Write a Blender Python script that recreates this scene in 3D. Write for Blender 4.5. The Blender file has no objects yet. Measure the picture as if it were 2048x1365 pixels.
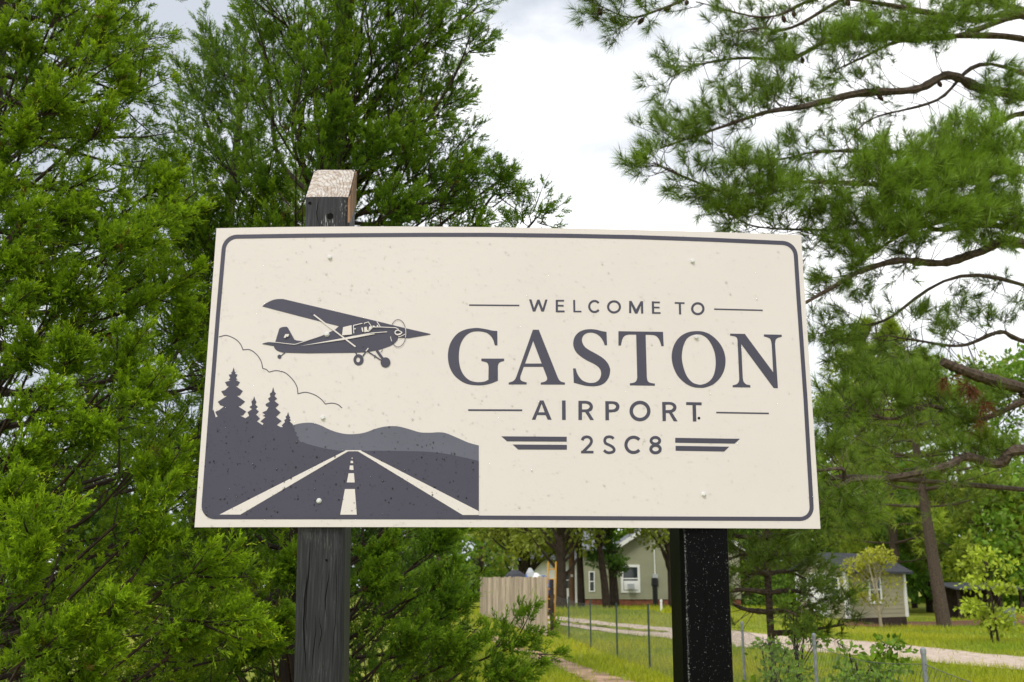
import bpy, bmesh, math, random
import numpy as np
from mathutils import Vector, Matrix
from mathutils.geometry import tessellate_polygon

# ------------------------------------------------------------------ camera, sky, sun, exposure
sc = bpy.context.scene
col = sc.collection
FPX = 2049.0
PITCH = math.radians(13.45)
CAM = np.array([0.0, 0.0, 1.6])
cd = bpy.data.cameras.new('camera')
cam = bpy.data.objects.new('camera', cd)
col.objects.link(cam)
cam.location = CAM
cam.rotation_euler = (math.radians(90) + PITCH, 0, 0)
cd.sensor_width = 36.0
cd.lens = 36.0 * FPX / 2048.0
cd.clip_start = 0.05
cd.clip_end = 3000
cd.dof.use_dof = True
cd.dof.focus_distance = 3.06
cd.dof.aperture_fstop = 8.0
sc.camera = cam

SUN_EL, SUN_AZ = math.radians(52), math.radians(205)     # high, behind the camera and a little to the left
w = bpy.data.worlds.new('World')
sc.world = w
w.use_nodes = True
nt = w.node_tree
nt.nodes.clear()
out = nt.nodes.new('ShaderNodeOutputWorld')
mixs = nt.nodes.new('ShaderNodeMixShader')
b1 = nt.nodes.new('ShaderNodeBackground')
b2 = nt.nodes.new('ShaderNodeBackground')
sky = nt.nodes.new('ShaderNodeTexSky')
sky.sky_type = 'NISHITA'
sky.sun_disc = False
sky.sun_elevation = SUN_EL
sky.sun_rotation = SUN_AZ
b1.inputs[1].default_value = 0.12
tc = nt.nodes.new('ShaderNodeTexCoord')
mp = nt.nodes.new('ShaderNodeMapping')
mp.inputs['Scale'].default_value = (1.0, 1.0, 2.2)
mp.inputs['Location'].default_value = (0.35, 0.1, 0.62)
nz = nt.nodes.new('ShaderNodeTexNoise')
nz.inputs['Scale'].default_value = 2.6
nz.inputs['Detail'].default_value = 7
nz.inputs['Roughness'].default_value = 0.55
rp = nt.nodes.new('ShaderNodeValToRGB')
rp.color_ramp.elements[0].position = 0.40
rp.color_ramp.elements[0].color = (0.44, 0.47, 0.52, 1)
rp.color_ramp.elements[1].position = 0.62
rp.color_ramp.elements[1].color = (1.0, 1.0, 1.0, 1)
nt.links.new(tc.outputs['Generated'], mp.inputs[0])
nt.links.new(mp.outputs[0], nz.inputs[0])
nt.links.new(nz.outputs[0], rp.inputs[0])
nt.links.new(sky.outputs[0], b1.inputs[0])
nt.links.new(rp.outputs[0], b2.inputs[0])
b2.inputs[1].default_value = 1.12
mixs.inputs[0].default_value = 0.93
nt.links.new(b1.outputs[0], mixs.inputs[1])
nt.links.new(b2.outputs[0], mixs.inputs[2])
nt.links.new(mixs.outputs[0], out.inputs[0])

sd = bpy.data.lights.new('sun', 'SUN')
sd.energy = 1.5
sd.angle = math.radians(16)
sd.color = (1.0, 0.96, 0.9)
sun = bpy.data.objects.new('sun', sd)
col.objects.link(sun)
sv = Vector((math.sin(SUN_AZ) * math.cos(SUN_EL), math.cos(SUN_AZ) * math.cos(SUN_EL), math.sin(SUN_EL)))
sun.rotation_euler = sv.to_track_quat('Z', 'Y').to_euler()
sun.location = (0, -5, 20)

sc.view_settings.view_transform = 'Standard'
sc.view_settings.look = 'None'
sc.view_settings.exposure = 0.5
sc.view_settings.gamma = 1.0
sc.view_settings.use_curve_mapping = False
sc.cycles.use_denoising = True
sc.cycles.max_bounces = 8
sc.cycles.diffuse_bounces = 3
sc.cycles.glossy_bounces = 3
sc.cycles.transmission_bounces = 6
sc.cycles.transparent_max_bounces = 8
sc.cycles.caustics_reflective = False
sc.cycles.caustics_refractive = False

rng = np.random.default_rng(7)
random.seed(7)
CP, SP = math.cos(PITCH), math.sin(PITCH)


# ------------------------------------------------------------------ helpers
def ray(px, py):
    x = (px - 1024.0) / FPX
    y = (682.5 - py) / FPX
    return np.array([x, CP - y * SP, SP + y * CP])


def at(px, py, Y):
    """the point of the pixel's line of sight that lies Y metres in front"""
    d = ray(px, py)
    return CAM + d * (Y / d[1])


def sstep(a, b, v):
    t = np.clip((v - a) / (b - a), 0, 1)
    return t * t * (3 - 2 * t)


def gz(x, y):
    """terrain height"""
    x = np.asarray(x, float)
    y = np.asarray(y, float)
    s = y - 0.3 * (x - 1.1)
    rise = 0.58 * sstep(31, 39, s) * (1 - sstep(11, 16, x))
    return rise + 0.03 * np.sin(x * 0.7) * np.sin(y * 0.45)


def ground_hit(px, py):
    d = ray(px, py)
    Y = 2.0
    for _ in range(4000):
        p = CAM + d * (Y / d[1])
        if p[2] <= gz(p[0], p[1]):
            return p
        Y *= 1.0015
    return CAM + d * (300 / d[1])


def on_ground(px, Y):
    x = (px - 1024.0) / FPX
    # distance Y with the ground's own height: solve the pixel row
    X = x * Y / 1.0
    for _ in range(12):
        z = float(gz(X, Y)) - CAM[2]
        # camera depth of the point
        depth = Y * CP + z * SP
        X = x * depth
    return np.array([X, Y, float(gz(X, Y))])


class MB:
    """collects vertices, triangles, colours"""

    def __init__(self):
        self.v, self.f, self.c, self.n = [], [], [], 0

    def add(self, v, f, c=None):
        v = np.asarray(v, float).reshape(-1, 3)
        f = np.asarray(f, int).reshape(-1, 3)
        self.v.append(v)
        self.f.append(f + self.n)
        if c is not None:
            c = np.asarray(c, float)
            if c.ndim == 1:
                c = np.tile(c, (len(v), 1))
            self.c.append(c)
        self.n += len(v)

    def quad(self, a, b, c, d, colr=None):
        self.add([a, b, c, d], [[0, 1, 2], [0, 2, 3]], colr)

    def box(self, lo, hi, colr=None, rot=0.0, org=(0, 0, 0)):
        lo, hi = np.array(lo, float), np.array(hi, float)
        p = np.array([[x, y, z] for z in (lo[2], hi[2]) for y in (lo[1], hi[1]) for x in (lo[0], hi[0])])
        if rot:
            c, s = math.cos(rot), math.sin(rot)
            p = p @ np.array([[c, s, 0], [-s, c, 0], [0, 0, 1]])
        p = p + np.array(org)
        q = [(0, 2, 3, 1), (4, 5, 7, 6), (0, 1, 5, 4), (2, 6, 7, 3), (0, 4, 6, 2), (1, 3, 7, 5)]
        f = []
        for a, b, c, d in q:
            f += [[a, b, c], [a, c, d]]
        self.add(p, f, colr)

    def tube(self, pts, radii, sides=6, colr=None, cap=True):
        pts = np.asarray(pts, float)
        n = len(pts)
        radii = np.broadcast_to(np.asarray(radii, float), (n,))
        tg = np.gradient(pts, axis=0)
        tg /= np.linalg.norm(tg, axis=1)[:, None] + 1e-9
        ref = np.array([0.31, 0.17, 0.94]) if abs(tg[0][2]) < 0.9 else np.array([0.94, 0.3, 0.1])
        a = np.cross(tg, ref)
        a /= np.linalg.norm(a, axis=1)[:, None] + 1e-9
        b = np.cross(tg, a)
        ang = np.arange(sides) * 2 * math.pi / sides
        v = pts[:, None, :] + radii[:, None, None] * (np.cos(ang)[None, :, None] * a[:, None, :] + np.sin(ang)[None, :, None] * b[:, None, :])
        v = v.reshape(-1, 3)
        f = []
        for i in range(n - 1):
            for k in range(sides):
                k2 = (k + 1) % sides
                p, q, r, s = i * sides + k, i * sides + k2, (i + 1) * sides + k2, (i + 1) * sides + k
                f += [[p, q, r], [p, r, s]]
        if cap:
            v = np.vstack([v, pts[0], pts[-1]])
            for k in range(sides):
                k2 = (k + 1) % sides
                f.append([n * sides, k2, k])
                f.append([n * sides + 1, (n - 1) * sides + k, (n - 1) * sides + k2])
        self.add(v, f, colr)

    def mesh(self, name, mat, smooth=False, origin=None):
        v = np.vstack(self.v)
        f = np.vstack(self.f)
        if origin is not None:
            v = v - np.asarray(origin, float)
        me = bpy.data.meshes.new(name)
        me.vertices.add(len(v))
        me.vertices.foreach_set('co', v.astype(np.float32).ravel())
        me.loops.add(len(f) * 3)
        me.loops.foreach_set('vertex_index', f.astype(np.int32).ravel())
        me.polygons.add(len(f))
        me.polygons.foreach_set('loop_start', (np.arange(len(f)) * 3).astype(np.int32))
        me.polygons.foreach_set('loop_total', np.full(len(f), 3, np.int32))
        me.polygons.foreach_set('use_smooth', np.full(len(f), bool(smooth)))
        if self.c:
            c = np.vstack(self.c)
            c4 = np.ones((len(c), 4), np.float32)
            c4[:, :3] = c
            at_ = me.attributes.new('Col', 'FLOAT_COLOR', 'POINT')
            at_.data.foreach_set('color', c4.ravel())
        me.materials.append(mat)
        me.update()
        me.validate()
        return me

    def build(self, name, mat, parent=None, smooth=False, world=True):
        """verts are in world space when world is set"""
        o = bpy.data.objects.new(name, self.mesh(name, mat, smooth, np.array(parent.location) if (parent is not None and world) else None))
        col.objects.link(o)
        o.parent = parent
        return o


def tag(o, label=None, cat=None, group=None, kind=None):
    for k, v in (('label', label), ('category', cat), ('group', group), ('kind', kind)):
        if v:
            o[k] = v
    return o


def thing(name, loc, label, cat, group=None):
    e = bpy.data.objects.new(name, None)
    e.empty_display_size = 0.2
    col.objects.link(e)
    e.location = tuple(float(q) for q in loc)
    return tag(e, label, cat, group)


def copy_tree(o, parent=None):
    c = o.copy()
    col.objects.link(c)
    c.parent = parent
    for ch in list(o.children):
        copy_tree(ch, c)
    return c


# ------------------------------------------------------------------ materials
def newmat(name):
    m = bpy.data.materials.new(name)
    m.use_nodes = True
    t = m.node_tree
    return m, t, t.nodes['Principled BSDF'], t.nodes['Material Output']


def plain(name, c, rough=0.6, spec=0.4, var=0.12, scale=6.0, bump=0.0, metallic=0.0, stretch=(1, 1, 1)):
    """base colour broken up by noise, with optional bump"""
    m, t, p, o = newmat(name)
    tc = t.nodes.new('ShaderNodeTexCoord')
    mp = t.nodes.new('ShaderNodeMapping')
    mp.inputs['Scale'].default_value = stretch
    n = t.nodes.new('ShaderNodeTexNoise')
    n.inputs['Scale'].default_value = scale
    n.inputs['Detail'].default_value = 6
    r = t.nodes.new('ShaderNodeValToRGB')
    lo = tuple(max(0, q * (1 - var)) for q in c) + (1,)
    hi = tuple(min(1, q * (1 + var)) for q in c) + (1,)
    r.color_ramp.elements[0].color = lo
    r.color_ramp.elements[0].position = 0.3
    r.color_ramp.elements[1].color = hi
    r.color_ramp.elements[1].position = 0.7
    t.links.new(tc.outputs['Object'], mp.inputs[0])
    t.links.new(mp.outputs[0], n.inputs[0])
    t.links.new(n.outputs[0], r.inputs[0])
    t.links.new(r.outputs[0], p.inputs['Base Color'])
    p.inputs['Roughness'].default_value = rough
    p.inputs['Specular IOR Level'].default_value = spec
    p.inputs['Metallic'].default_value = metallic
    if bump:
        b = t.nodes.new('ShaderNodeBump')
        b.inputs['Strength'].default_value = bump
        b.inputs['Distance'].default_value = 0.02
        t.links.new(n.outputs[0], b.inputs['Height'])
        t.links.new(b.outputs[0], p.inputs['Normal'])
    return m


def leafmat(name, rough=0.5, transl=0.3, spec=0.35):
    m, t, p, o = newmat(name)
    a = t.nodes.new('ShaderNodeAttribute')
    a.attribute_name = 'Col'
    tr = t.nodes.new('ShaderNodeBsdfTranslucent')
    mx = t.nodes.new('ShaderNodeMixShader')
    mx.inputs[0].default_value = transl
    t.links.new(a.outputs['Color'], p.inputs['Base Color'])
    t.links.new(a.outputs['Color'], tr.inputs['Color'])
    t.links.new(p.outputs[0], mx.inputs[1])
    t.links.new(tr.outputs[0], mx.inputs[2])
    t.links.new(mx.outputs[0], o.inputs[0])
    p.inputs['Roughness'].default_value = rough
    p.inputs['Specular IOR Level'].default_value = spec
    return m


M = {}
M['cedar'] = leafmat('cedar_foliage', 0.55, 0.42, 0.22)
M['needle'] = leafmat('pine_needles', 0.45, 0.38, 0.35)
M['leaf'] = leafmat('leaves', 0.5, 0.35, 0.3)
M['grass'] = leafmat('grass_blades', 0.6, 0.3, 0.25)
M['cedar_bark'] = plain('cedar_bark', (0.042, 0.030, 0.022), 0.85, 0.3, 0.5, 30, 0.5, stretch=(1, 1, 0.2))
M['pine_bark'] = plain('pine_bark', (0.085, 0.062, 0.045), 0.85, 0.25, 0.55, 26, 0.8)
M['far_bark'] = plain('tree_bark', (0.045, 0.032, 0.024), 0.9, 0.2, 0.4, 5, 0.5)
M['pale_bark'] = plain('pale_bark', (0.36, 0.31, 0.22), 0.85, 0.2, 0.25, 8)
M['cone'] = plain('pine_cone', (0.06, 0.035, 0.022), 0.9, 0.2, 0.4, 40, 0.4)
M['dead'] = plain('dead_needles', (0.26, 0.09, 0.03), 0.85, 0.2, 0.35, 12)
M['white'] = plain('white_paint', (0.78, 0.78, 0.75), 0.5, 0.4, 0.05, 3)
M['glass'] = plain('window_glass', (0.02, 0.03, 0.03), 0.08, 0.6, 0.1, 2)
M['siding'] = plain('green_siding', (0.30, 0.30, 0.20), 0.6, 0.3, 0.08, 1.5)
M['shed_siding'] = plain('tan_siding', (0.33, 0.30, 0.20), 0.6, 0.3, 0.08, 1.5)
M['brick'] = plain('brick_foundation', (0.20, 0.075, 0.045), 0.85, 0.2, 0.4, 5)
M['roof'] = plain('grey_shingle', (0.17, 0.18, 0.20), 0.8, 0.3, 0.2, 9)
M['dark_roof'] = plain('charcoal_shingle', (0.045, 0.047, 0.055), 0.8, 0.3, 0.25, 9)
M['picket'] = plain('weathered_picket', (0.43, 0.345, 0.265), 0.85, 0.2, 0.3, 3.0, 0.3, stretch=(6, 6, 0.5))
M['pole'] = plain('utility_pole_wood', (0.17, 0.095, 0.055), 0.85, 0.2, 0.35, 4, 0.3, stretch=(6, 6, 0.6))
M['green_steel'] = plain('green_steel', (0.035, 0.06, 0.05), 0.5, 0.4, 0.2, 10)
M['galv'] = plain('galvanised_steel', (0.22, 0.24, 0.25), 0.5, 0.5, 0.2, 20)
M['wire'] = plain('chain_wire', (0.13, 0.14, 0.14), 0.55, 0.3, 0.15, 10)
M['black_plastic'] = plain('black_plastic', (0.012, 0.012, 0.013), 0.45, 0.4, 0.1, 5)
M['grey_box'] = plain('grey_metal_box', (0.42, 0.44, 0.45), 0.5, 0.4, 0.1, 5)
M['yellow'] = plain('yellow_paint', (0.55, 0.27, 0.02), 0.5, 0.4, 0.15, 5)
M['blue'] = plain('blue_plastic', (0.03, 0.10, 0.32), 0.5, 0.4, 0.15, 5)
M['hen'] = plain('hen_feathers', (0.035, 0.018, 0.012), 0.7, 0.3, 0.5, 30)
M['red'] = plain('red_comb', (0.30, 0.02, 0.015), 0.6, 0.3, 0.1, 30)
M['clay'] = plain('orange_board', (0.32, 0.13, 0.06), 0.85, 0.2, 0.3, 4)


def per_piece(m, lo=0.72, hi=1.22):
    """each board its own tone"""
    t = m.node_tree
    p = t.nodes['Principled BSDF']
    src = p.inputs['Base Color'].links[0].from_socket
    oi = t.nodes.new('ShaderNodeObjectInfo')
    mr = t.nodes.new('ShaderNodeMapRange')
    mr.inputs[3].default_value, mr.inputs[4].default_value = lo, hi
    mx = t.nodes.new('ShaderNodeMixRGB')
    mx.blend_type = 'MULTIPLY'
    mx.inputs[0].default_value = 1.0
    t.links.new(oi.outputs['Random'], mr.inputs[0])
    t.links.new(src, mx.inputs[1])
    t.links.new(mr.outputs[0], mx.inputs[2])
    t.links.new(mx.outputs[0], p.inputs['Base Color'])


per_piece(M['picket'])


def wet_wood():
    """black stained timber, grey grain showing through, fine vertical checks"""
    m, t, p, o = newmat('black_stained_timber')
    tc = t.nodes.new('ShaderNodeTexCoord')
    mp = t.nodes.new('ShaderNodeMapping')
    mp.inputs['Scale'].default_value = (1, 1, 0.045)
    n = t.nodes.new('ShaderNodeTexNoise')
    n.inputs['Scale'].default_value = 170
    n.inputs['Detail'].default_value = 5
    n.inputs['Distortion'].default_value = 0.5
    r = t.nodes.new('ShaderNodeValToRGB')
    e = r.color_ramp.elements
    e[0].position, e[0].color = 0.32, (0.012, 0.012, 0.013, 1)
    e[1].position, e[1].color = 0.82, (0.060, 0.062, 0.066, 1)
    e2 = r.color_ramp.elements.new(0.5)
    e2.color = (0.019, 0.020, 0.0215, 1)
    # scuffs: pale specks where the stain has worn through, more of them near the cut top
    mp2 = t.nodes.new('ShaderNodeMapping')
    mp2.inputs['Scale'].default_value = (1, 1, 0.12)
    n2 = t.nodes.new('ShaderNodeTexNoise')
    n2.inputs['Scale'].default_value = 420
    n2.inputs['Detail'].default_value = 3
    n3 = t.nodes.new('ShaderNodeTexNoise')
    n3.inputs['Scale'].default_value = 9
    mu = t.nodes.new('ShaderNodeMath')
    mu.operation = 'MULTIPLY'
    r2 = t.nodes.new('ShaderNodeValToRGB')
    r2.color_ramp.elements[0].position = 0.36
    r2.color_ramp.elements[1].position = 0.43
    mix = t.nodes.new('ShaderNodeMixRGB')
    mix.inputs[2].default_value = (0.36, 0.35, 0.33, 1)
    # checks: long dark splits
    mp3 = t.nodes.new('ShaderNodeMapping')
    mp3.inputs['Scale'].default_value = (1, 1, 0.05)
    v = t.nodes.new('ShaderNodeTexVoronoi')
    v.feature = 'DISTANCE_TO_EDGE'
    v.inputs['Scale'].default_value = 26
    r3 = t.nodes.new('ShaderNodeValToRGB')
    r3.color_ramp.elements[0].position = 0.0
    r3.color_ramp.elements[0].color = (0, 0, 0, 1)
    r3.color_ramp.elements[1].position = 0.035
    r3.color_ramp.elements[1].color = (1, 1, 1, 1)
    mulc = t.nodes.new('ShaderNodeMixRGB')
    mulc.blend_type = 'MULTIPLY'
    mulc.inputs[0].default_value = 0.0
    L = t.links.new
    for q in (mp, mp2, mp3):
        L(tc.outputs['Object'], q.inputs[0])
    L(tc.outputs['Object'], n3.inputs[0])
    L(mp.outputs[0], n.inputs[0])
    L(mp2.outputs[0], n2.inputs[0])
    L(mp3.outputs[0], v.inputs[0])
    L(n.outputs[0], r.inputs[0])
    L(n2.outputs[0], mu.inputs[0])
    L(n3.outputs[0], mu.inputs[1])
    L(mu.outputs[0], r2.inputs[0])
    # worn mostly near the cut top
    sx = t.nodes.new('ShaderNodeSeparateXYZ')
    mr = t.nodes.new('ShaderNodeMapRange')
    mr.inputs[1].default_value, mr.inputs[2].default_value = 1.9, 2.75
    mr.inputs[3].default_value, mr.inputs[4].default_value = 0.10, 1.0
    mw = t.nodes.new('ShaderNodeMath')
    mw.operation = 'MULTIPLY'
    L(tc.outputs['Object'], sx.inputs[0])
    L(sx.outputs[2], mr.inputs[0])
    L(r2.outputs[0], mw.inputs[0])
    L(mr.outputs[0], mw.inputs[1])
    L(mw.outputs[0], mix.inputs[0])
    L(r.outputs[0], mix.inputs[1])
    L(v.outputs['Distance'], r3.inputs[0])
    L(mix.outputs[0], mulc.inputs[1])
    L(r3.outputs[0], mulc.inputs[2])
    L(mulc.outputs[0], p.inputs['Base Color'])
    b = t.nodes.new('ShaderNodeBump')
    b.inputs['Strength'].default_value = 0.6
    b.inputs['Distance'].default_value = 0.004
    am = t.nodes.new('ShaderNodeMath')
    am.operation = 'MULTIPLY'
    L(n.outputs[0], am.inputs[0])
    am.inputs[1].default_value = 1.0
    L(am.outputs[0], b.inputs['Height'])
    L(b.outputs[0], p.inputs['Normal'])
    p.inputs['Roughness'].default_value = 0.5
    p.inputs['Specular IOR Level'].default_value = 0.3
    return m


def cut_wood():
    """sawn end grain: arcs of growth rings with checks"""
    m, t, p, o = newmat('sawn_end_grain')
    tc = t.nodes.new('ShaderNodeTexCoord')
    mp = t.nodes.new('ShaderNodeMapping')
    mp.inputs['Location'].default_value = (0.075, 0.05, 0)
    mp.inputs['Scale'].default_value = (1, 0.55, 0.0)
    wv = t.nodes.new('ShaderNodeTexWave')
    wv.wave_type = 'RINGS'
    wv.rings_direction = 'Z'
    wv.inputs['Scale'].default_value = 34
    wv.inputs['Distortion'].default_value = 6.5
    wv.inputs['Detail'].default_value = 3
    wv.inputs['Detail Scale'].default_value = 3
    r = t.nodes.new('ShaderNodeValToRGB')
    e = r.color_ramp.elements
    e[0].position, e[0].color = 0.0, (0.33, 0.28, 0.235, 1)
    e[1].position, e[1].color = 0.25, (0.60, 0.55, 0.49, 1)
    n = t.nodes.new('ShaderNodeTexNoise')
    n.inputs['Scale'].default_value = 35
    n.inputs['Detail'].default_value = 6
    r2 = t.nodes.new('ShaderNodeValToRGB')
    r2.color_ramp.elements[0].position = 0.35
    r2.color_ramp.elements[0].color = (0.62, 0.50, 0.40, 1)
    r2.color_ramp.elements[1].position = 0.55
    mx = t.nodes.new('ShaderNodeMixRGB')
    mx.blend_type = 'MULTIPLY'
    mx.inputs[0].default_value = 0.8
    b = t.nodes.new('ShaderNodeBump')
    b.inputs['Strength'].default_value = 0.8
    b.inputs['Distance'].default_value = 0.004
    L = t.links.new
    L(tc.outputs['Object'], mp.inputs[0])
    L(mp.outputs[0], wv.inputs[0])
    L(wv.outputs[1], r.inputs[0])
    L(tc.outputs['Object'], n.inputs[0])
    L(n.outputs[0], r2.inputs[0])
    L(r.outputs[0], mx.inputs[1])
    L(r2.outputs[0], mx.inputs[2])
    L(mx.outputs[0], p.inputs['Base Color'])
    L(wv.outputs[1], b.inputs['Height'])
    L(b.outputs[0], p.inputs['Normal'])
    p.inputs['Roughness'].default_value = 0.75
    return m


def black_gloss():
    """glossy black paint covered with fine rain spots"""
    m, t, p, o = newmat('wet_black_paint')
    tc = t.nodes.new('ShaderNodeTexCoord')
    v = t.nodes.new('ShaderNodeTexVoronoi')
    v.inputs['Scale'].default_value = 330
    n = t.nodes.new('ShaderNodeTexNoise')
    n.inputs['Scale'].default_value = 8
    n.inputs['Detail'].default_value = 4
    r = t.nodes.new('ShaderNodeValToRGB')
    r.color_ramp.elements[0].position = 0.0
    r.color_ramp.elements[0].color = (1, 1, 1, 1)
    r.color_ramp.elements[1].position = 0.30
    r.color_ramp.elements[1].color = (0, 0, 0, 1)
    b = t.nodes.new('ShaderNodeBump')
    b.inputs['Strength'].default_value = 0.9
    b.inputs['Distance'].default_value = 0.002
    L = t.links.new
    L(tc.outputs['Object'], v.inputs[0])
    L(tc.outputs['Object'], n.inputs[0])
    L(v.outputs['Distance'], r.inputs[0])
    mu = t.nodes.new('ShaderNodeMath')
    mu.operation = 'MULTIPLY'
    L(r.outputs[0], mu.inputs[0])
    L(n.outputs[0], mu.inputs[1])
    L(mu.outputs[0], b.inputs['Height'])
    L(b.outputs[0], p.inputs['Normal'])
    p.inputs['Base Color'].default_value = (0.0035, 0.0035, 0.004, 1)
    p.inputs['Roughness'].default_value = 0.4
    p.inputs['Specular IOR Level'].default_value = 0.05
    return m


M['post_wood'] = wet_wood()
M['cut_wood'] = cut_wood()
M['raw_wood'] = plain('raw_brown_timber', (0.23, 0.13, 0.07), 0.75, 0.3, 0.5, 30, 0.5, stretch=(1, 1, 0.2))
M['post_black'] = black_gloss()
M['panel'] = plain('cream_panel', (0.715, 0.665, 0.635), 0.55, 0.2, 0.015, 3)
M['print'] = plain('slate_print', (0.055, 0.053, 0.082), 0.5, 0.5, 0.05, 8)
M['print2'] = plain('blue_grey_print', (0.125, 0.128, 0.168), 0.5, 0.4, 0.05, 8)
M['print_cream'] = plain('cream_print', (0.73, 0.68, 0.65), 0.55, 0.2, 0.015, 3)
M['bolt'] = plain('zinc_bolt', (0.72, 0.72, 0.71), 0.3, 0.5, 0.1, 60, 0, 0.15)
M['hole'] = plain('screw_hole_black', (0.006, 0.005, 0.005), 0.8, 0.1, 0.1, 10)


def dropmat(tint=0.93):
    """clear water: lets the print show through darkened by the tint, with a sharp sky glint"""
    m, t, p, o = newmat('rain_drops')
    tr = t.nodes.new('ShaderNodeBsdfTransparent')
    tr.inputs[0].default_value = (tint, tint, tint, 1)
    gl = t.nodes.new('ShaderNodeBsdfGlossy')
    gl.inputs['Roughness'].default_value = 0.04
    fr = t.nodes.new('ShaderNodeFresnel')
    fr.inputs[0].default_value = 1.33
    mx = t.nodes.new('ShaderNodeMixShader')
    t.links.new(fr.outputs[0], mx.inputs[0])
    t.links.new(tr.outputs[0], mx.inputs[1])
    t.links.new(gl.outputs[0], mx.inputs[2])
    t.links.new(mx.outputs[0], o.inputs[0])
    return m


M['drop'] = dropmat()
M['drop_dark'] = dropmat(0.6)  # dark tint paints in the dark surroundings a drop would refract
M['bead'] = plain('rain_beads', (0.24, 0.24, 0.24), 0.15, 0.5, 0.1, 50)  # grey base colour stands in for sky reflected by the water


def groundmat():
    m, t, p, o = newmat('lawn')
    tc = t.nodes.new('ShaderNodeTexCoord')
    L = t.links.new

    def noise(s, d=5):
        n = t.nodes.new('ShaderNodeTexNoise')
        n.inputs['Scale'].default_value = s
        n.inputs['Detail'].default_value = d
        L(tc.outputs['Object'], n.inputs[0])
        return n
    n1, n2, n3 = noise(0.5), noise(3.5), noise(22)
    r = t.nodes.new('ShaderNodeValToRGB')
    e = r.color_ramp.elements
    e[0].position, e[0].color = 0.33, (0.15, 0.21, 0.02, 1)
    e[1].position, e[1].color = 0.66, (0.34, 0.35, 0.035, 1)
    r2 = t.nodes.new('ShaderNodeValToRGB')
    r2.color_ramp.elements[0].position = 0.63
    r2.color_ramp.elements[1].position = 0.74
    mx = t.nodes.new('ShaderNodeMixRGB')
    mx.inputs[2].default_value = (0.30, 0.19, 0.115, 1)
    mm = t.nodes.new('ShaderNodeMixRGB')
    mm.blend_type = 'MULTIPLY'
    mm.inputs[0].default_value = 0.35
    L(n1.outputs[0], r.inputs[0])
    L(n2.outputs[0], r2.inputs[0])
    L(r2.outputs[0], mx.inputs[0])
    L(r.outputs[0], mx.inputs[1])
    L(mx.outputs[0], mm.inputs[1])
    L(n3.outputs[1], mm.inputs[2])
    L(mm.outputs[0], p.inputs['Base Color'])
    p.inputs['Roughness'].default_value = 0.9
    p.inputs['Specular IOR Level'].default_value = 0.15
    return m


M['lawn'] = groundmat()
M['gravel'] = plain('gravel_track', (0.50, 0.40, 0.32), 0.9, 0.2, 0.25, 4)
M['dirt'] = plain('bare_dirt', (0.33, 0.215, 0.14), 0.92, 0.2, 0.6, 2.2)
M['redsoil'] = plain('red_brown_mulch', (0.17, 0.085, 0.045), 0.92, 0.2, 0.4, 3)


# ------------------------------------------------------------------ ground, tracks
def ground():
    xs = np.unique(np.concatenate([np.linspace(-400, -40, 13), np.linspace(-40, 60, 101), np.linspace(60, 400, 13)]))
    ys = np.unique(np.concatenate([np.linspace(-120, 0, 9), np.linspace(0, 80, 121), np.linspace(80, 900, 18)]))
    X, Y = np.meshgrid(xs, ys)
    Z = gz(X, Y)
    v = np.stack([X, Y, Z], -1).reshape(-1, 3)
    nx, ny = len(xs), len(ys)
    i, j = np.meshgrid(np.arange(nx - 1), np.arange(ny - 1))
    a = (j * nx + i).ravel()
    f = np.concatenate([np.stack([a, a + 1, a + nx + 1], 1), np.stack([a, a + nx + 1, a + nx], 1)])
    m = MB()
    m.add(v, f)
    return tag(m.build('ground', M['lawn'], smooth=True), kind='structure')


ground()


def drape(name, up, lo, mat, lift, n=60, cross=5, kind='structure', wob=0.12):
    """a sheet between two pixel edges, laid on the terrain"""
    up = [ground_hit(*q) for q in up]
    lo = [ground_hit(*q) for q in lo]

    def res(ps):
        ps = np.array(ps)[:, :2]
        s = np.concatenate([[0], np.cumsum(np.linalg.norm(np.diff(ps, axis=0), axis=1))])
        u = np.linspace(0, s[-1], n)
        return np.stack([np.interp(u, s, ps[:, 0]), np.interp(u, s, ps[:, 1])], 1)
    A, B = res(up), res(lo)
    A += rng.normal(0, wob, A.shape) * 0.7
    B += rng.normal(0, wob, B.shape) * 0.7
    rows = []
    for k in range(cross):
        t = k / (cross - 1)
        P = A * (1 - t) + B * t
        rows.append(np.column_stack([P, gz(P[:, 0], P[:, 1]) + lift]))
    v = np.vstack(rows)
    f = []
    for k in range(cross - 1):
        for i in range(n - 1):
            a, b, c, d = k * n + i, k * n + i + 1, (k + 1) * n + i + 1, (k + 1) * n + i
            f += [[a, c, b], [a, d, c]]
    m = MB()
    m.add(v, f)
    return tag(m.build(name, mat, smooth=True), kind=kind)


drape('gravel_driveway', [(1085, 1232), (1140, 1237), (1200, 1244), (1340, 1257), (1480, 1264), (1650, 1278), (1800, 1291), (2048, 1316), (2200, 1330)],
      [(1085, 1246), (1140, 1254), (1200, 1264), (1340, 1278), (1480, 1296), (1650, 1308), (1800, 1320), (2048, 1342), (2200, 1352)], M['gravel'], 0.02)
drape('grass_strip', [(1090, 1240), (1140, 1245), (1200, 1252), (1270, 1259), (1330, 1264)],
      [(1090, 1243), (1140, 1248.5), (1200, 1256.5), (1270, 1263.5), (1330, 1266)], M['lawn'], 0.032)
drape('dirt_path', [(960, 1262), (1000, 1278), (1060, 1300), (1120, 1318), (1190, 1342), (1290, 1375), (1400, 1410)],
      [(950, 1266), (985, 1284), (1042, 1309), (1100, 1330), (1160, 1358), (1240, 1398), (1320, 1440)], M['dirt'], 0.02, wob=0.07)
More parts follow.
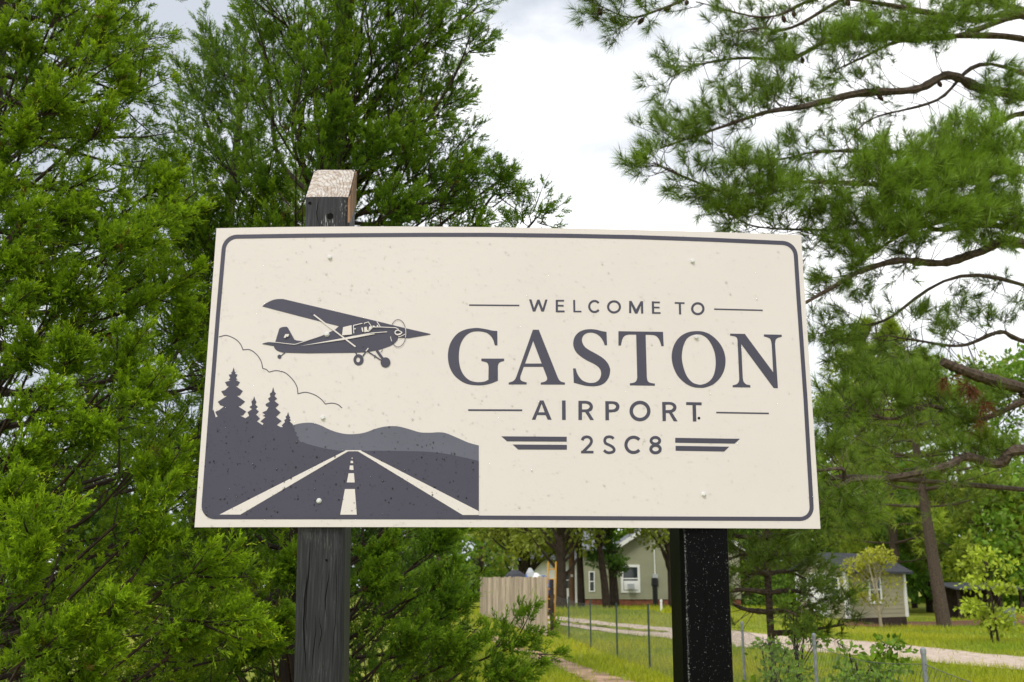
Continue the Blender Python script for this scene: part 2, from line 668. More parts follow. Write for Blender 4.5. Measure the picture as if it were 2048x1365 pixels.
drape('mulch_bed', [(1690, 1243), (1760, 1244), (1850, 1245), (1950, 1240), (2048, 1236), (2150, 1238)],
      [(1690, 1252), (1760, 1256), (1850, 1255), (1950, 1252), (2048, 1250), (2150, 1252)], M['redsoil'], 0.02)


def litter():
    r = np.random.default_rng(12)
    m = MB()
    n = 48
    a = np.linspace(0, 2 * math.pi, n + 1)[:-1]
    rad = 1 + 0.08 * r.normal(size=n)
    ring_ = []
    for q in np.linspace(0.02, 1, 12):
        x = -3.0 + 4.6 * q * rad * np.cos(a)
        y = 9.0 + 6.0 * q * rad * np.sin(a)
        ring_.append(np.stack([x, y, gz(x, y) + 0.02], 1))
    f = []
    for k in range(11):
        for i in range(n):
            j = (i + 1) % n
            f += [[k * n + i, (k + 1) * n + i, (k + 1) * n + j], [k * n + i, (k + 1) * n + j, k * n + j]]
    m.add(np.vstack(ring_), f)
    tag(m.build('needle_litter', M['redsoil'], smooth=True), kind='structure')


litter()


def bounce_road():  # unseen pale strip behind the camera, added to bounce neutral light onto the sign
    xs = np.linspace(-300, 300, 61)
    m = MB()
    for x0, x1 in zip(xs[:-1], xs[1:]):
        ys = np.linspace(-9.5, -0.6, 8)
        for y0, y1 in zip(ys[:-1], ys[1:]):
            m.quad(*[(x, y, float(gz(x, y)) + 0.06) for x, y in ((x0, y0), (x1, y0), (x1, y1), (x0, y1))])
    return tag(m.build('unseen_bounce_road', M['gravel']), kind='structure')


bounce_road()


# ------------------------------------------------------------------ the sign
YS = 3.035
_bx = np.array([-0.92, -0.46, -0.035, 0.42, 0.88])
_bo = np.array([0.017, 0.0, 0.009, 0.034, 0.074])
BOW = np.polyfit(_bx, _bo, 3)


def sign_pt(px, py, off=0.0):
    d = ray(px, py)
    Y = YS
    for _ in range(6):
        X = d[0] * Y / d[1]
        Y = YS + np.polyval(BOW, X)
    p = CAM + d * (Y / d[1])
    p[1] -= off
    return p


sign = thing('airport_sign', (0, 3.05, 0), 'large cream welcome sign with slate aeroplane, runway picture and airport lettering', 'sign')
XG = np.arange(360, 1680, 20.0)


def flat(name, loops_list, mat, off, parent=sign, step=0.00012, label=None):
    """print: every entry is [outer, hole, hole...] in photo pixels; laid on the bowed panel"""
    bm = bmesh.new()
    base = 0
    for k, loops in enumerate(loops_list):
        tri = tessellate_polygon([[Vector((x, y, 0)) for x, y in lp] for lp in loops])
        vs = [bm.verts.new((x, y, k * step)) for lp in loops for x, y in lp]
        for a, b, c in tri:
            try:
                bm.faces.new((vs[a], vs[b], vs[c]))
            except ValueError:
                pass
    bm.verts.ensure_lookup_table()
    xs = [v.co.x for v in bm.verts]
    for gx in XG:
        if min(xs) < gx < max(xs):
            bmesh.ops.bisect_plane(bm, geom=bm.verts[:] + bm.edges[:] + bm.faces[:], plane_co=(gx, 0, 0), plane_no=(1, 0, 0), dist=1e-4)
    bmesh.ops.triangulate(bm, faces=bm.faces[:])
    bm.verts.index_update()
    v = np.array([sign_pt(q.co.x, q.co.y, off + q.co.z) for q in bm.verts])
    f = np.array([[q.index for q in fc.verts] for fc in bm.faces])
    # face the camera
    n = np.cross(v[f[:, 1]] - v[f[:, 0]], v[f[:, 2]] - v[f[:, 0]])
    fl = n[:, 1] > 0
    f[fl] = f[fl][:, ::-1]
    bm.free()
    m = MB()
    m.add(v, f)
    o = m.build(name, mat, parent)
    if label:
        o['label'] = label
    return o


def catmull(P, n=7):
    P = np.array(P, float)
    if len(P) == 2:
        return P
    Q = np.vstack([2 * P[0] - P[1], P, 2 * P[-1] - P[-2]])
    o = []
    for i in range(1, len(Q) - 2):
        p0, p1, p2, p3 = Q[i - 1], Q[i], Q[i + 1], Q[i + 2]
        for t in np.arange(n) / n:
            o.append(0.5 * ((2 * p1) + (-p0 + p2) * t + (2 * p0 - 5 * p1 + 4 * p2 - p3) * t * t + (-p0 + 3 * p1 - 3 * p2 + p3) * t ** 3))
    o.append(Q[-2])
    return np.array(o)


def parse(s):
    pts, cor = [], []
    for tok in s.split():
        cor.append(tok.endswith('*'))
        a, b = tok.rstrip('*').split(',')
        pts.append((float(a), float(b)))
    return pts, cor


def outline(s, org, k, closed=True):
    """'x,y' tokens; a star marks a corner; smooth in between"""
    pts, cor = parse(s)
    if closed:
        if any(cor):
            i = cor.index(True)
            pts, cor = pts[i:] + pts[:i], cor[i:] + cor[:i]
            pts, cor = pts + [pts[0]], cor + [True]
        else:
            P = pts[-2:] + pts + pts[:3]
            C = catmull(P)
            C = C[14:-14 - 1 + 1]
            C = C[:len(pts) * 7]
            return [(org[0] + x / k, org[1] + y / k) for x, y in C]
    res, seg = [], [pts[0]]
    for q, c in zip(pts[1:], cor[1:]):
        seg.append(q)
        if c:
            res += [tuple(z) for z in catmull(seg)[:-1]]
            seg = [q]
    if len(seg) > 1:
        res += [tuple(z) for z in catmull(seg)[:-1]]
        res.append(seg[-1])
    elif not closed:
        res.append(pts[-1])
    return [(org[0] + x / k, org[1] + y / k) for x, y in res]


def stroke(pts, wd):
    """polyline in px to a mitred ribbon outline"""
    P = np.array(pts, float)
    d = np.diff(P, axis=0)
    d /= np.linalg.norm(d, axis=1)[:, None] + 1e-9
    nrm = np.stack([-d[:, 1], d[:, 0]], 1)
    N = np.zeros_like(P)
    N[0], N[-1] = nrm[0], nrm[-1]
    for i in range(1, len(P) - 1):
        mid = nrm[i - 1] + nrm[i]
        mid /= np.linalg.norm(mid) + 1e-9
        N[i] = mid / max(0.45, float(mid @ nrm[i]))
    A, B = P + N * wd / 2, P - N * wd / 2
    return [tuple(q) for q in A] + [tuple(q) for q in B[::-1]]


def ell(cx, cy, rx, ry, n=40, a0=0, a1=360):
    a = np.radians(np.linspace(a0, a1, n, endpoint=(a1 - a0) != 360))
    return [(cx + rx * math.cos(t), cy + ry * math.sin(t)) for t in a]


def T(pts, org, k):
    return [(org[0] + x / k, org[1] + y / k) for x, y in pts]


# --- panel: a thin bowed sheet
def panel():
    top = [(433, 457), (1602, 470)]
    bot = [(389, 1055), (1641, 1058)]
    bl, br = sign_pt(*bot[0]), sign_pt(*bot[1])
    tl, tr = sign_pt(*top[0]), sign_pt(*top[1])
    n = 90
    V = []
    for layer, off in ((0, 0.0), (1, -0.004)):
        for i in range(n):
            t = i / (n - 1)
            for a, b in ((bl, br), (tl, tr)):
                X = a[0] * (1 - t) + b[0] * t
                Z = a[2] * (1 - t) + b[2] * t
                V.append((X, YS + np.polyval(BOW, X) - off, Z))
    F = []
    o2 = 2 * n
    for i in range(n - 1):
        a, b, c, d = 2 * i, 2 * i + 2, 2 * i + 3, 2 * i + 1
        F += [[a, b, c], [a, c, d], [o2 + a, o2 + c, o2 + b], [o2 + a, o2 + d, o2 + c]]
        F += [[a, o2 + a, o2 + b], [a, o2 + b, b], [d, c, o2 + c], [d, o2 + c, o2 + d]]
    F += [[0, 1, o2 + 1], [0, o2 + 1, o2], [o2 - 2, 2 * o2 - 2, 2 * o2 - 1], [o2 - 2, 2 * o2 - 1, o2 - 1]]
    m = MB()
    m.add(V, F)
    return m.build('panel', M['panel'], sign)


panel()

# --- border line
bc = [(470, 474), (720, 471), (980, 470.3), (1270, 474.5), (1563, 486), (1580, 490), (1589, 500), (1592, 520), (1596, 598), (1610, 800),
      (1622.5, 1005), (1623, 1020), (1615, 1033), (1600, 1038), (1280, 1037), (960, 1035.3), (700, 1035), (428, 1034.8), (415, 1031), (408, 1022),
      (407.5, 1008), (421, 825), (436, 625), (446.5, 497), (449, 485), (456, 477)]


def closed_ribbon(pts, wd):
    P = np.array(pts)
    d = np.roll(P, -1, 0) - np.roll(P, 1, 0)
    d /= np.linalg.norm(d, axis=1)[:, None]
    N = np.stack([-d[:, 1], d[:, 0]], 1)
    return [[tuple(q) for q in P + N * wd / 2], [tuple(q) for q in P - N * wd / 2]]




def rounded(corners, edges, rad, n=9):
    """corner points with in-between points on each edge, corners rounded"""
    res = []
    m = len(corners)
    for i in range(m):
        c = np.array(corners[i], float)
        prv = np.array(edges[i - 1][-1] if edges[i - 1] else corners[i - 1], float)
        nxt = np.array(edges[i][0] if edges[i] else corners[(i + 1) % m], float)
        a, b = c + unit2(prv - c) * rad, c + unit2(nxt - c) * rad
        for t in np.linspace(0, 1, n):
            w1 = 0.75
            q = ((1 - t) ** 2 * a + 2 * t * (1 - t) * w1 * c + t * t * b) / ((1 - t) ** 2 + 2 * t * (1 - t) * w1 + t * t)
            res.append(tuple(q))
        res += [tuple(map(float, e)) for e in edges[i]]
    return res


def unit2(v):
    return v / np.linalg.norm(v)


bc = rounded([(449.5, 474.3), (1590, 487.5), (1624.5, 1038.5), (405.5, 1035)],
             [[(600, 472), (720, 471), (850, 470.3), (980, 470.3), (1130, 472), (1270, 474.8), (1420, 480)], [(1597, 598), (1611, 800)], [(1280, 1037.3), (960, 1035.6), (700, 1035)], [(421, 825), (436, 630)]], 25)
flat('border_line', [closed_ribbon(bc, 8.2)], M['print'], 0.0006)

# --- runway picture
R2o, R2k = (380, 720), 3.4133
R8o, R8k = (400, 720), 7.582
mount = outline("690,450* 760,433 830,430 890,447 960,480 1040,503 1110,508 1190,498 1270,470 1340,455 1420,455 1500,475 1570,495 1640,498 1700,495 1750,502 1830,535 1900,565 1972,585* 1972,700* 690,640*", R2o, R2k)
flat('hill_print', [[mount]], M['print2'], 0.0004, label='blue grey hills printed behind the runway')
sky_s = "205,755* 240,875* 268,858* 250,830* 232,790* 290,765* 365,708* 310,690* 270,638* 410,550* 365,545* 322,478* 380,460* 440,403* 410,398* 380,340* 460,315* 435,300* 460,280* 437,228* 485,215* 470,195* 490,185* 511,115* 530,185* 543,190* 532,215* 570,225* 545,275* 568,297* 545,310* 607,340* 575,395* 545,400* 598,438* 650,475* 605,540* 562,548* 685,635* 615,700* 580,705* 700,785* 650,845* 612,850* 690,885* 745,852* 740,835* 722,795* 790,750* 750,715* 790,690* 780,635* 805,610* 822,552* 840,610* 857,640* 840,680* 878,715* 845,745* 895,785* 850,830* 910,890* 865,935* 950,990* 965,965* 915,935* 995,870* 950,850* 990,835* 945,800* 1010,770* 1040,720* 1000,700* 995,672* 1060,635* 1032,590* 1070,560* 1058,515* 1090,490* 1110,415* 1130,490* 1152,510* 1130,550* 1170,590* 1130,625* 1198,680* 1145,730* 1222,800* 1155,865* 1238,930* 1165,990* 1225,1022* 1258,1020* 1240,995* 1290,945* 1278,915* 1310,895* 1297,865* 1320,845* 1337,792* 1352,845* 1370,880* 1355,895* 1380,915* 1360,935* 1410,980* 1405,1010* 1440,1060* 1430,1080* 1470,1110* 1455,1140* 1500,1180* 1480,1200* 1530,1250* 1560,1245*"
land = outline(sky_s, R8o, R8k, closed=False)
land += outline("800,575* 850,588 920,605 1000,618 1070,622 1400,622 1700,635 1972,690* 1972,1080*", R2o, R2k, closed=False)
land += [(430, 1035.5), (416, 1032), (408, 1022), (407.5, 1008), (421, 825)]
flat('landscape_print', [[land]], M['print'], 0.0009, label='slate silhouette of fir trees and flat ground')
rw = [T(q, R2o, R2k) for q in (
    [(1062, 618), (1166, 618), (1172, 625), (1062, 625)],
    [(1060, 622), (1082, 624), (345, 1057), (202, 1057)],
    [(1145, 624), (1172, 624), (1972, 1034), (1972, 1060), (1862, 1060)],
    [(1058, 883), (1126, 883), (1139, 1058), (1026, 1058)],
    [(1083, 775), (1120, 775), (1125, 838), (1071, 838)],
    [(1092, 722), (1115, 722), (1117, 753), (1088, 753)],
    [(1098, 690), (1113, 691), (1115, 706), (1096, 706)],
    [(1104, 669), (1111, 669), (1111, 676), (1104, 676)])]
flat('runway_marking_print', [[q] for q in rw], M['print_cream'], 0.0013, label='cream runway edge lines and centre dashes')
R1o, R1k = (380, 440), 3.4133
cl = outline("197,800* 250,790 310,815 345,850 362,888* 410,888 455,920 485,965 497,1015* 520,1022 540,1040* 590,1030 650,1045 700,1090 730,1140 737,1188* 790,1178 850,1195 895,1225 924,1258* 970,1252 1010,1262 1038,1285*", R1o, R1k, closed=False)
flat('cloud_line', [[stroke(cl, 1.7)]], M['print'], 0.0006, label='thin scalloped outline of a cloud')

# --- aeroplane
Ao, Ak = (500, 580), 5.12
A_ = lambda s: outline(s, Ao, Ak)


def Sa(pts, wd):
    return [stroke(T(pts, Ao, Ak), wd / Ak)]


plane_dark = [
    [A_("127,172* 150,148 215,113 270,97 340,95* 1300,322* 1445,358* 1460,400* 950,388* 912,374* 500,270*")],
    [A_("1440,357* 1600,396* 1848,452* 1848,460* 1625,498* 1515,492* 1440,400*")],
    [A_("912,372* 870,410* 740,470* 480,557* 455,563* 250,540* 246,585 275,622 335,645* 590,652* 1080,646* 1200,640* 1330,615* 1440,575 1500,530 1524,480* 1528,420 1495,392* 1340,380* 1240,340*")],
    [A_("258,540* 300,400* 325,385 375,380 392,395* 455,510* 480,520* 548,528* 470,556*")],
    [A_("127,552* 180,538 220,538 262,543* 252,578* 190,568 127,556*")],
    Sa([(360, 645), (315, 680)], 9), [T(ell(302, 686, 20, 21), Ao, Ak)],
    [T(ell(1112, 718, 52, 57), Ao, Ak), T(ell(1108, 718, 20, 26), Ao, Ak)],
    Sa([(1082, 640), (1096, 672)], 13), Sa([(1192, 628), (1155, 682)], 13),
    [T(ell(1388, 745, 50, 52), Ao, Ak)], Sa([(1298, 622), (1358, 705)], 27), Sa([(1205, 632), (1348, 726)], 12), Sa([(1284, 668), (1275, 702)], 8),
    Sa([(1356, 608), (1352, 630), (1338, 642)], 6),
    [stroke(T(ell(1518, 447, 80, 140, 30, 150, 388), Ao, Ak), 6 / Ak)] if False else [stroke(T(ell(1518, 447, 80, 140, 16, 205, 300), Ao, Ak), 6 / Ak)],
    [stroke(T(ell(1518, 447, 80, 140, 14, 300, 335), Ao, Ak), 6 / Ak)],
    [stroke(T(ell(1518, 447, 80, 140, 20, 22, 140), Ao, Ak), 6 / Ak)]]
flat('aeroplane_print', plane_dark, M['print'], 0.0007, label='slate high wing light aeroplane in flight')
plane_lite = [
    Sa([(655, 258), (1082, 586)], 14),
    [A_("518,577* 950,498* 1060,474* 1275,450* 1280,456* 1080,494* 960,516*")],
    Sa([(1090, 474), (1250, 444), (1405, 433)], 7),
    Sa([(258, 540), (455, 562), (480, 557), (740, 470)], 6),
    [A_("955,386* 1042,365* 1046,460* 944,470*")],
    Sa([(1065, 450), (1061, 368), (1152, 346)], 8), Sa([(1062, 405), (1085, 402)], 10),
    Sa([(1170, 354), (1178, 342), (1214, 333), (1254, 392)], 7), Sa([(1254, 392), (1216, 430), (1170, 434)], 7),
    [A_("1142,392* 1157,390* 1164,432* 1152,434*")], [A_("1172,386* 1198,382* 1203,415* 1216,415* 1222,380* 1240,376* 1248,392* 1210,426* 1172,430*")],
    [A_("1258,370* 1280,374* 1284,386* 1258,386*")], [A_("1302,362* 1312,366* 1318,384* 1300,384*")],
    Sa([(1300, 328), (1336, 382)], 8), Sa([(1250, 386), (1340, 385), (1495, 392), (1526, 412)], 7),
    [A_("1482,440 1492,420 1515,414 1540,424 1562,440 1540,464 1512,470 1490,460"), A_("1492,442 1500,428 1520,424 1548,440 1528,452 1505,455")],
    Sa([(1520, 486), (1545, 480), (1590, 458)], 7),
    [stroke(T(ell(1518, 447, 80, 140, 10, 338, 379), Ao, Ak), 6 / Ak)],
    [stroke(T(ell(1518, 447, 80, 140, 8, 143, 165), Ao, Ak), 6 / Ak)],
    Sa([(1214, 601), (1189, 634)], 9),
    [A_("348,492* 366,458* 404,458* 398,480* 384,488* 380,478* 366,498*")]]
flat('aeroplane_detail_print', plane_lite, M['print_cream'], 0.0032, label='cream struts, stripe and cabin windows of the aeroplane')

# --- lettering
GA, ST, ON = ((880, 640), 7.877), ((1120, 640), 8.904), ((1330, 650), 8.192)
gaston = [
    [outline("903,176* 905,404* 864,404* 838,318 790,248 720,202 610,184 500,196 410,250 345,340 310,440 297,570 305,690 335,800 390,890 470,955 560,980 640,982 710,970 762,945* 766,740* 752,690 720,668 652,652* 652,612* 1010,612* 1010,652* 960,664 925,690 912,730* 912,960* 830,995 720,1025 600,1034 450,1018 330,965 220,870 150,740 124,590 140,440 190,320 280,215 400,155 530,132 620,132 730,150 830,172", *GA)],
    [outline("1464,158* 1556,158* 1850,895* 1875,945 1910,975 1968,990* 1968,1022* 1588,1022* 1588,990* 1650,975 1685,945 1685,905* 1622,742* 1320,742* 1270,880* 1265,925 1285,962 1365,988* 1365,1020* 1082,1020* 1082,990* 1140,972 1180,940 1205,890*", *GA), outline("1468,336* 1602,690* 1340,690*", *GA)],
    [outline("828,216* 838,455* 796,455* 770,385 720,310 650,255 560,230 480,240 420,280 392,345 400,410 440,480 520,540 640,605 760,680 840,760 885,850 892,920 870,1020 810,1110 720,1165 600,1185 470,1178 350,1150 246,1122* 233,866* 278,866* 300,940 340,1015 400,1080 480,1115 560,1125 640,1110 700,1060 730,985 725,910 690,850 610,790 480,725 370,655 290,580 245,490 236,400 265,300 340,220 440,178 550,168 650,178 740,202", *ST)],
    [outline("1040,204* 1834,216* 1846,470* 1804,470* 1785,400 1750,330 1700,285 1620,270 1524,268* 1546,1020* 1560,1085 1600,1120 1690,1138* 1688,1176* 1244,1168* 1244,1132* 1320,1118 1360,1085 1375,1030* 1356,266* 1220,266 1150,290 1110,350 1084,460* 1040,460*", *ST)],
    [outline("530,104 650,120 770,180 880,285 955,410 990,560 975,720 910,860 800,970 670,1025 570,1034 440,1015 320,950 210,840 140,700 110,560 120,420 170,290 260,185 390,120", *ON),
     outline("530,158 610,172 690,225 760,325 810,450 830,600 820,740 780,860 700,945 600,980 540,978 450,945 370,860 315,740 280,590 278,470 300,350 350,240 430,178", *ON)],
    [outline("1066,146* 1308,150* 1772,778* 1748,340* 1735,265 1705,220 1620,192* 1620,158* 1912,164* 1912,198* 1850,215 1815,245 1802,310* 1850,1040* 1780,1038* 1248,318* 1274,880* 1290,935 1330,975 1398,992* 1398,1028* 1108,1024* 1108,992* 1170,975 1205,940 1216,890* 1188,270* 1180,225 1150,195 1066,178*", *ON)]]
for g, ch in zip(gaston, 'GASTON'):
    flat('letter', [g], M['print'], 0.0006, label='large serif capital letter ' + ch)

W4, W5, W6, W7 = ((930, 580), 6.827), ((1230, 580), 6.827), ((930, 790), 6.606), ((1230, 790), 6.606)


def S(pts, wd, z):
    return [stroke(T(pts, *z), wd / z[1])]


def ring(cx, cy, rx, ry, wd, z):
    return [T(ell(cx, cy, rx, ry), *z), T(ell(cx, cy, rx - wd, ry - wd), *z)]


def arc(cx, cy, rx, ry, a0, a1, wd, z):
    return [stroke(T(ell(cx, cy, rx, ry, 26, a0, a1), *z), wd / z[1])]


small = [
    ('W', [[T([(874, 132), (907, 132), (943, 250), (988, 135), (1018, 135), (1061, 252), (1096, 135), (1127, 135), (1078, 298), (1042, 298), (1003, 190), (960, 298), (926, 298)], *W4)]]),
    ('E', [S([(1254, 138), (1254, 306)], 30, W4), S([(1240, 150), (1352, 150)], 24, W4), S([(1254, 217), (1346, 219)], 24, W4), S([(1240, 294), (1359, 296)], 24, W4)]),
    ('L', [S([(1490, 140), (1493, 307)], 27, W4), S([(1480, 297), (1589, 298)], 21, W4)]),
    ('C', [arc(1768, 229, 72, 75, 38, 322, 29, W4)]),
    ('O', [[ell(1228.0, 614.3, 14.0, 13.2), ell(1228.0, 614.3, 9.6, 8.9)]]),
    ('M', [S([(207, 153), (207, 320)], 29, W5), S([(368, 157), (371, 326)], 29, W5), [T([(195, 153), (226, 153), (288, 268), (350, 157), (381, 157), (305, 325), (272, 325)], *W5)]]),
    ('E', [S([(517, 158), (520, 327)], 30, W5), S([(505, 172), (612, 174)], 24, W5), S([(517, 242), (608, 244)], 22, W5), S([(505, 316), (621, 318)], 22, W5)]),
    ('T', [S([(815, 180), (949, 183)], 23, W5), S([(884, 175), (889, 337)], 29, W5)]),
    ('O', [ring(1130, 259, 92, 89, 31, W5)])]
for ch, g in small:
    flat('letter', g, M['print'], 0.0006, label='small spaced capital letter ' + ch + ' in the line above the large name')
port = [
    ('A', [[outline("991,75* 1037,75* 1145,330* 1092,330* 1066,270* 953,268* 930,330* 883,330*", *W6), outline("1013,118* 1052,232* 970,232*", *W6)]]),
    ('I', [[T([(1281, 76), (1329, 76), (1331, 333), (1282, 333)], *W6)]]),
    ('R', [[outline("1498,80* 1610,82 1665,105 1690,155 1675,205 1635,225* 1704,334* 1654,334* 1588,230* 1546,230* 1546,334* 1498,334*", *W6), outline("1546,118* 1600,118 1640,138 1646,163 1625,187 1590,194 1546,194*", *W6)]]),
    ('P', [[outline("1853,85* 1960,87 2015,105 2040,150 2027,200 1985,226 1902,234* 1902,337* 1855,337*", *W6), outline("1900,122* 1955,122 1988,140 1994,163 1975,187 1945,194 1902,196*", *W6)]]),
    ('O', [ring(330, 215, 139, 136, 46, W7)]),
    ('R', [[outline("622,95* 735,97 790,120 812,165 795,212 755,235* 827,351* 776,351* 712,242* 672,242* 672,348* 628,348*", *W7), outline("668,132* 730,132 762,150 767,172 745,196 715,202 670,203*", *W7)]]),
    ('T', [S([(940, 116), (1144, 120)], 38, W7), S([(1045, 118), (1052, 353)], 46, W7)])]
for ch, g in port:
    flat('letter', g, M['print'], 0.0006, label='medium spaced capital letter ' + ch + ' in the line under the large name')


def SS(s, wd, z):
    return [stroke(outline(s, z[0], z[1], closed=False), wd / z[1])]


code = [('2', [SS("1551,603* 1560,575 1605,556 1652,570 1671,610 1655,655 1605,708 1553,760*", 37, W6), S([(1533, 757), (1697, 758)], 34, W6)]),
        ('S', [SS("1962,580* 1940,562 1905,555 1865,565 1846,600 1858,640 1905,664 1952,692 1971,725 1955,754 1905,766 1865,757 1836,733*", 36, W6)]),
        ('C', [arc(245, 662, 101, 101, 42, 318, 41, W7)]),
        ('8', [ring(533, 607, 76, 63, 38, W7), ring(535, 718, 82, 69, 40, W7)])]
for ch, g in code:
    flat('letter', g, M['print'], 0.0006, label='character ' + ch + ' of the airfield code between the winged stripes')
for pts, wd, z in (([(56, 210), (742, 215)], 20, W4), ([(1353, 265), (2016, 281)], 19, W5), ([(42, 203), (756, 205)], 23, W6), ([(1337, 235), (2032, 247)], 20, W7)):
    flat('rule_line', [S(pts, wd, z)], M['print'], 0.0006)
for q, z in (([(480, 549), (1344, 555), (1344, 620), (556, 616)], W6), ([(628, 657), (1346, 662), (1346, 726), (702, 724)], W6),
             ([(795, 569), (1650, 582), (1580, 646), (795, 634)], W7), ([(800, 675), (1510, 686), (1443, 750), (800, 740)], W7)):
    flat('wing_stripe', [[T(q, *z)]], M['print'], 0.0006)
flat('screw_hole', [[ell(1397.8, 836.8, 2.7, 2.7, 16)]], M['hole'], 0.0008, label='empty dark screw hole beside the letter T')

# --- bolts: washer and hexagonal head
for bx, by in ((660, 515.5), (1384.5, 523), (654, 669.5), (1392, 675), (646, 836), (638, 1002), (1407, 989)):
    c = sign_pt(bx, by)
    m = MB()
    m.tube([c + (0, 0.001, 0), c - (0, 0.0016, 0)], [0.0075, 0.0075], 20)
    m.tube([c - (0, 0.0014, 0), c - (0, 0.006, 0), c - (0, 0.0072, 0)], [0.0060, 0.0060, 0.0046], 6)
    m.build('bolt', M['bolt'], sign)


# --- rain drops on the panel
def drops():
    def dome(r):
        rr = np.array([1.0, 0.78]) * r
        hh = np.array([0.0, 0.34]) * r
        s = 7
        v = []
        for a, h in zip(rr, hh):
            for k in range(s):
                t = 2 * math.pi * k / s
                v.append((a * math.cos(t), -h, a * math.sin(t)))
        v.append((0, -0.5 * r, 0))
        f = []
        for i in range(1):
            for k in range(s):
                k2 = (k + 1) % s
                f += [[i * s + k, i * s + k2, (i + 1) * s + k2], [i * s + k, (i + 1) * s + k2, (i + 1) * s + k]]
        for k in range(s):
            f.append([s + k, s + (k + 1) % s, 2 * s])
        return np.array(v), np.array(f)
    v0, f0 = dome(1.0)
    m, m2 = MB(), MB()
    tl, tr, bl, br = (436, 460), (1599, 473), (393, 1052), (1637, 1055)
    N = 7800
    for i in range(N):
        u, t = rng.random(), rng.random()
        if rng.random() < u * 0.62:      # fewer towards the right edge, as the wind blew
            continue
        px = (bl[0] * (1 - u) + br[0] * u) * t + (tl[0] * (1 - u) + tr[0] * u) * (1 - t)
        py = (bl[1] * (1 - u) + br[1] * u) * t + (tl[1] * (1 - u) + tr[1] * u) * (1 - t)
        r = 0.0008 * math.exp(rng.normal(0, 0.4))
        if rng.random() < (0.10 if px < 955 and py > 850 else 0.02):
            r = 0.0017 + rng.random() * 0.0012
        c = sign_pt(px, py, 0.0033 if (470 < px < 900 and 590 < py < 760) else 0.0014)
        onprint = px < 955 and py > (850 if px < 590 else 868 + 20 * math.sin(px / 45)) and py < 1034
        (m2 if onprint else m).add(v0 * np.array([r, r * 0.9, r * (1 + 0.5 * rng.random())]) + c, f0)
    o = m.build('rain_drop_film', M['drop'], sign, smooth=True)
    o['kind'] = 'stuff'
    o['label'] = 'faint clear rain drops clinging to the cream panel'
    o = m2.build('rain_drop_film', M['drop_dark'], sign, smooth=True)
    o['kind'] = 'stuff'
    o['label'] = 'rain drops tinted dark in place of refraction, clinging to the printed landscape'


drops()


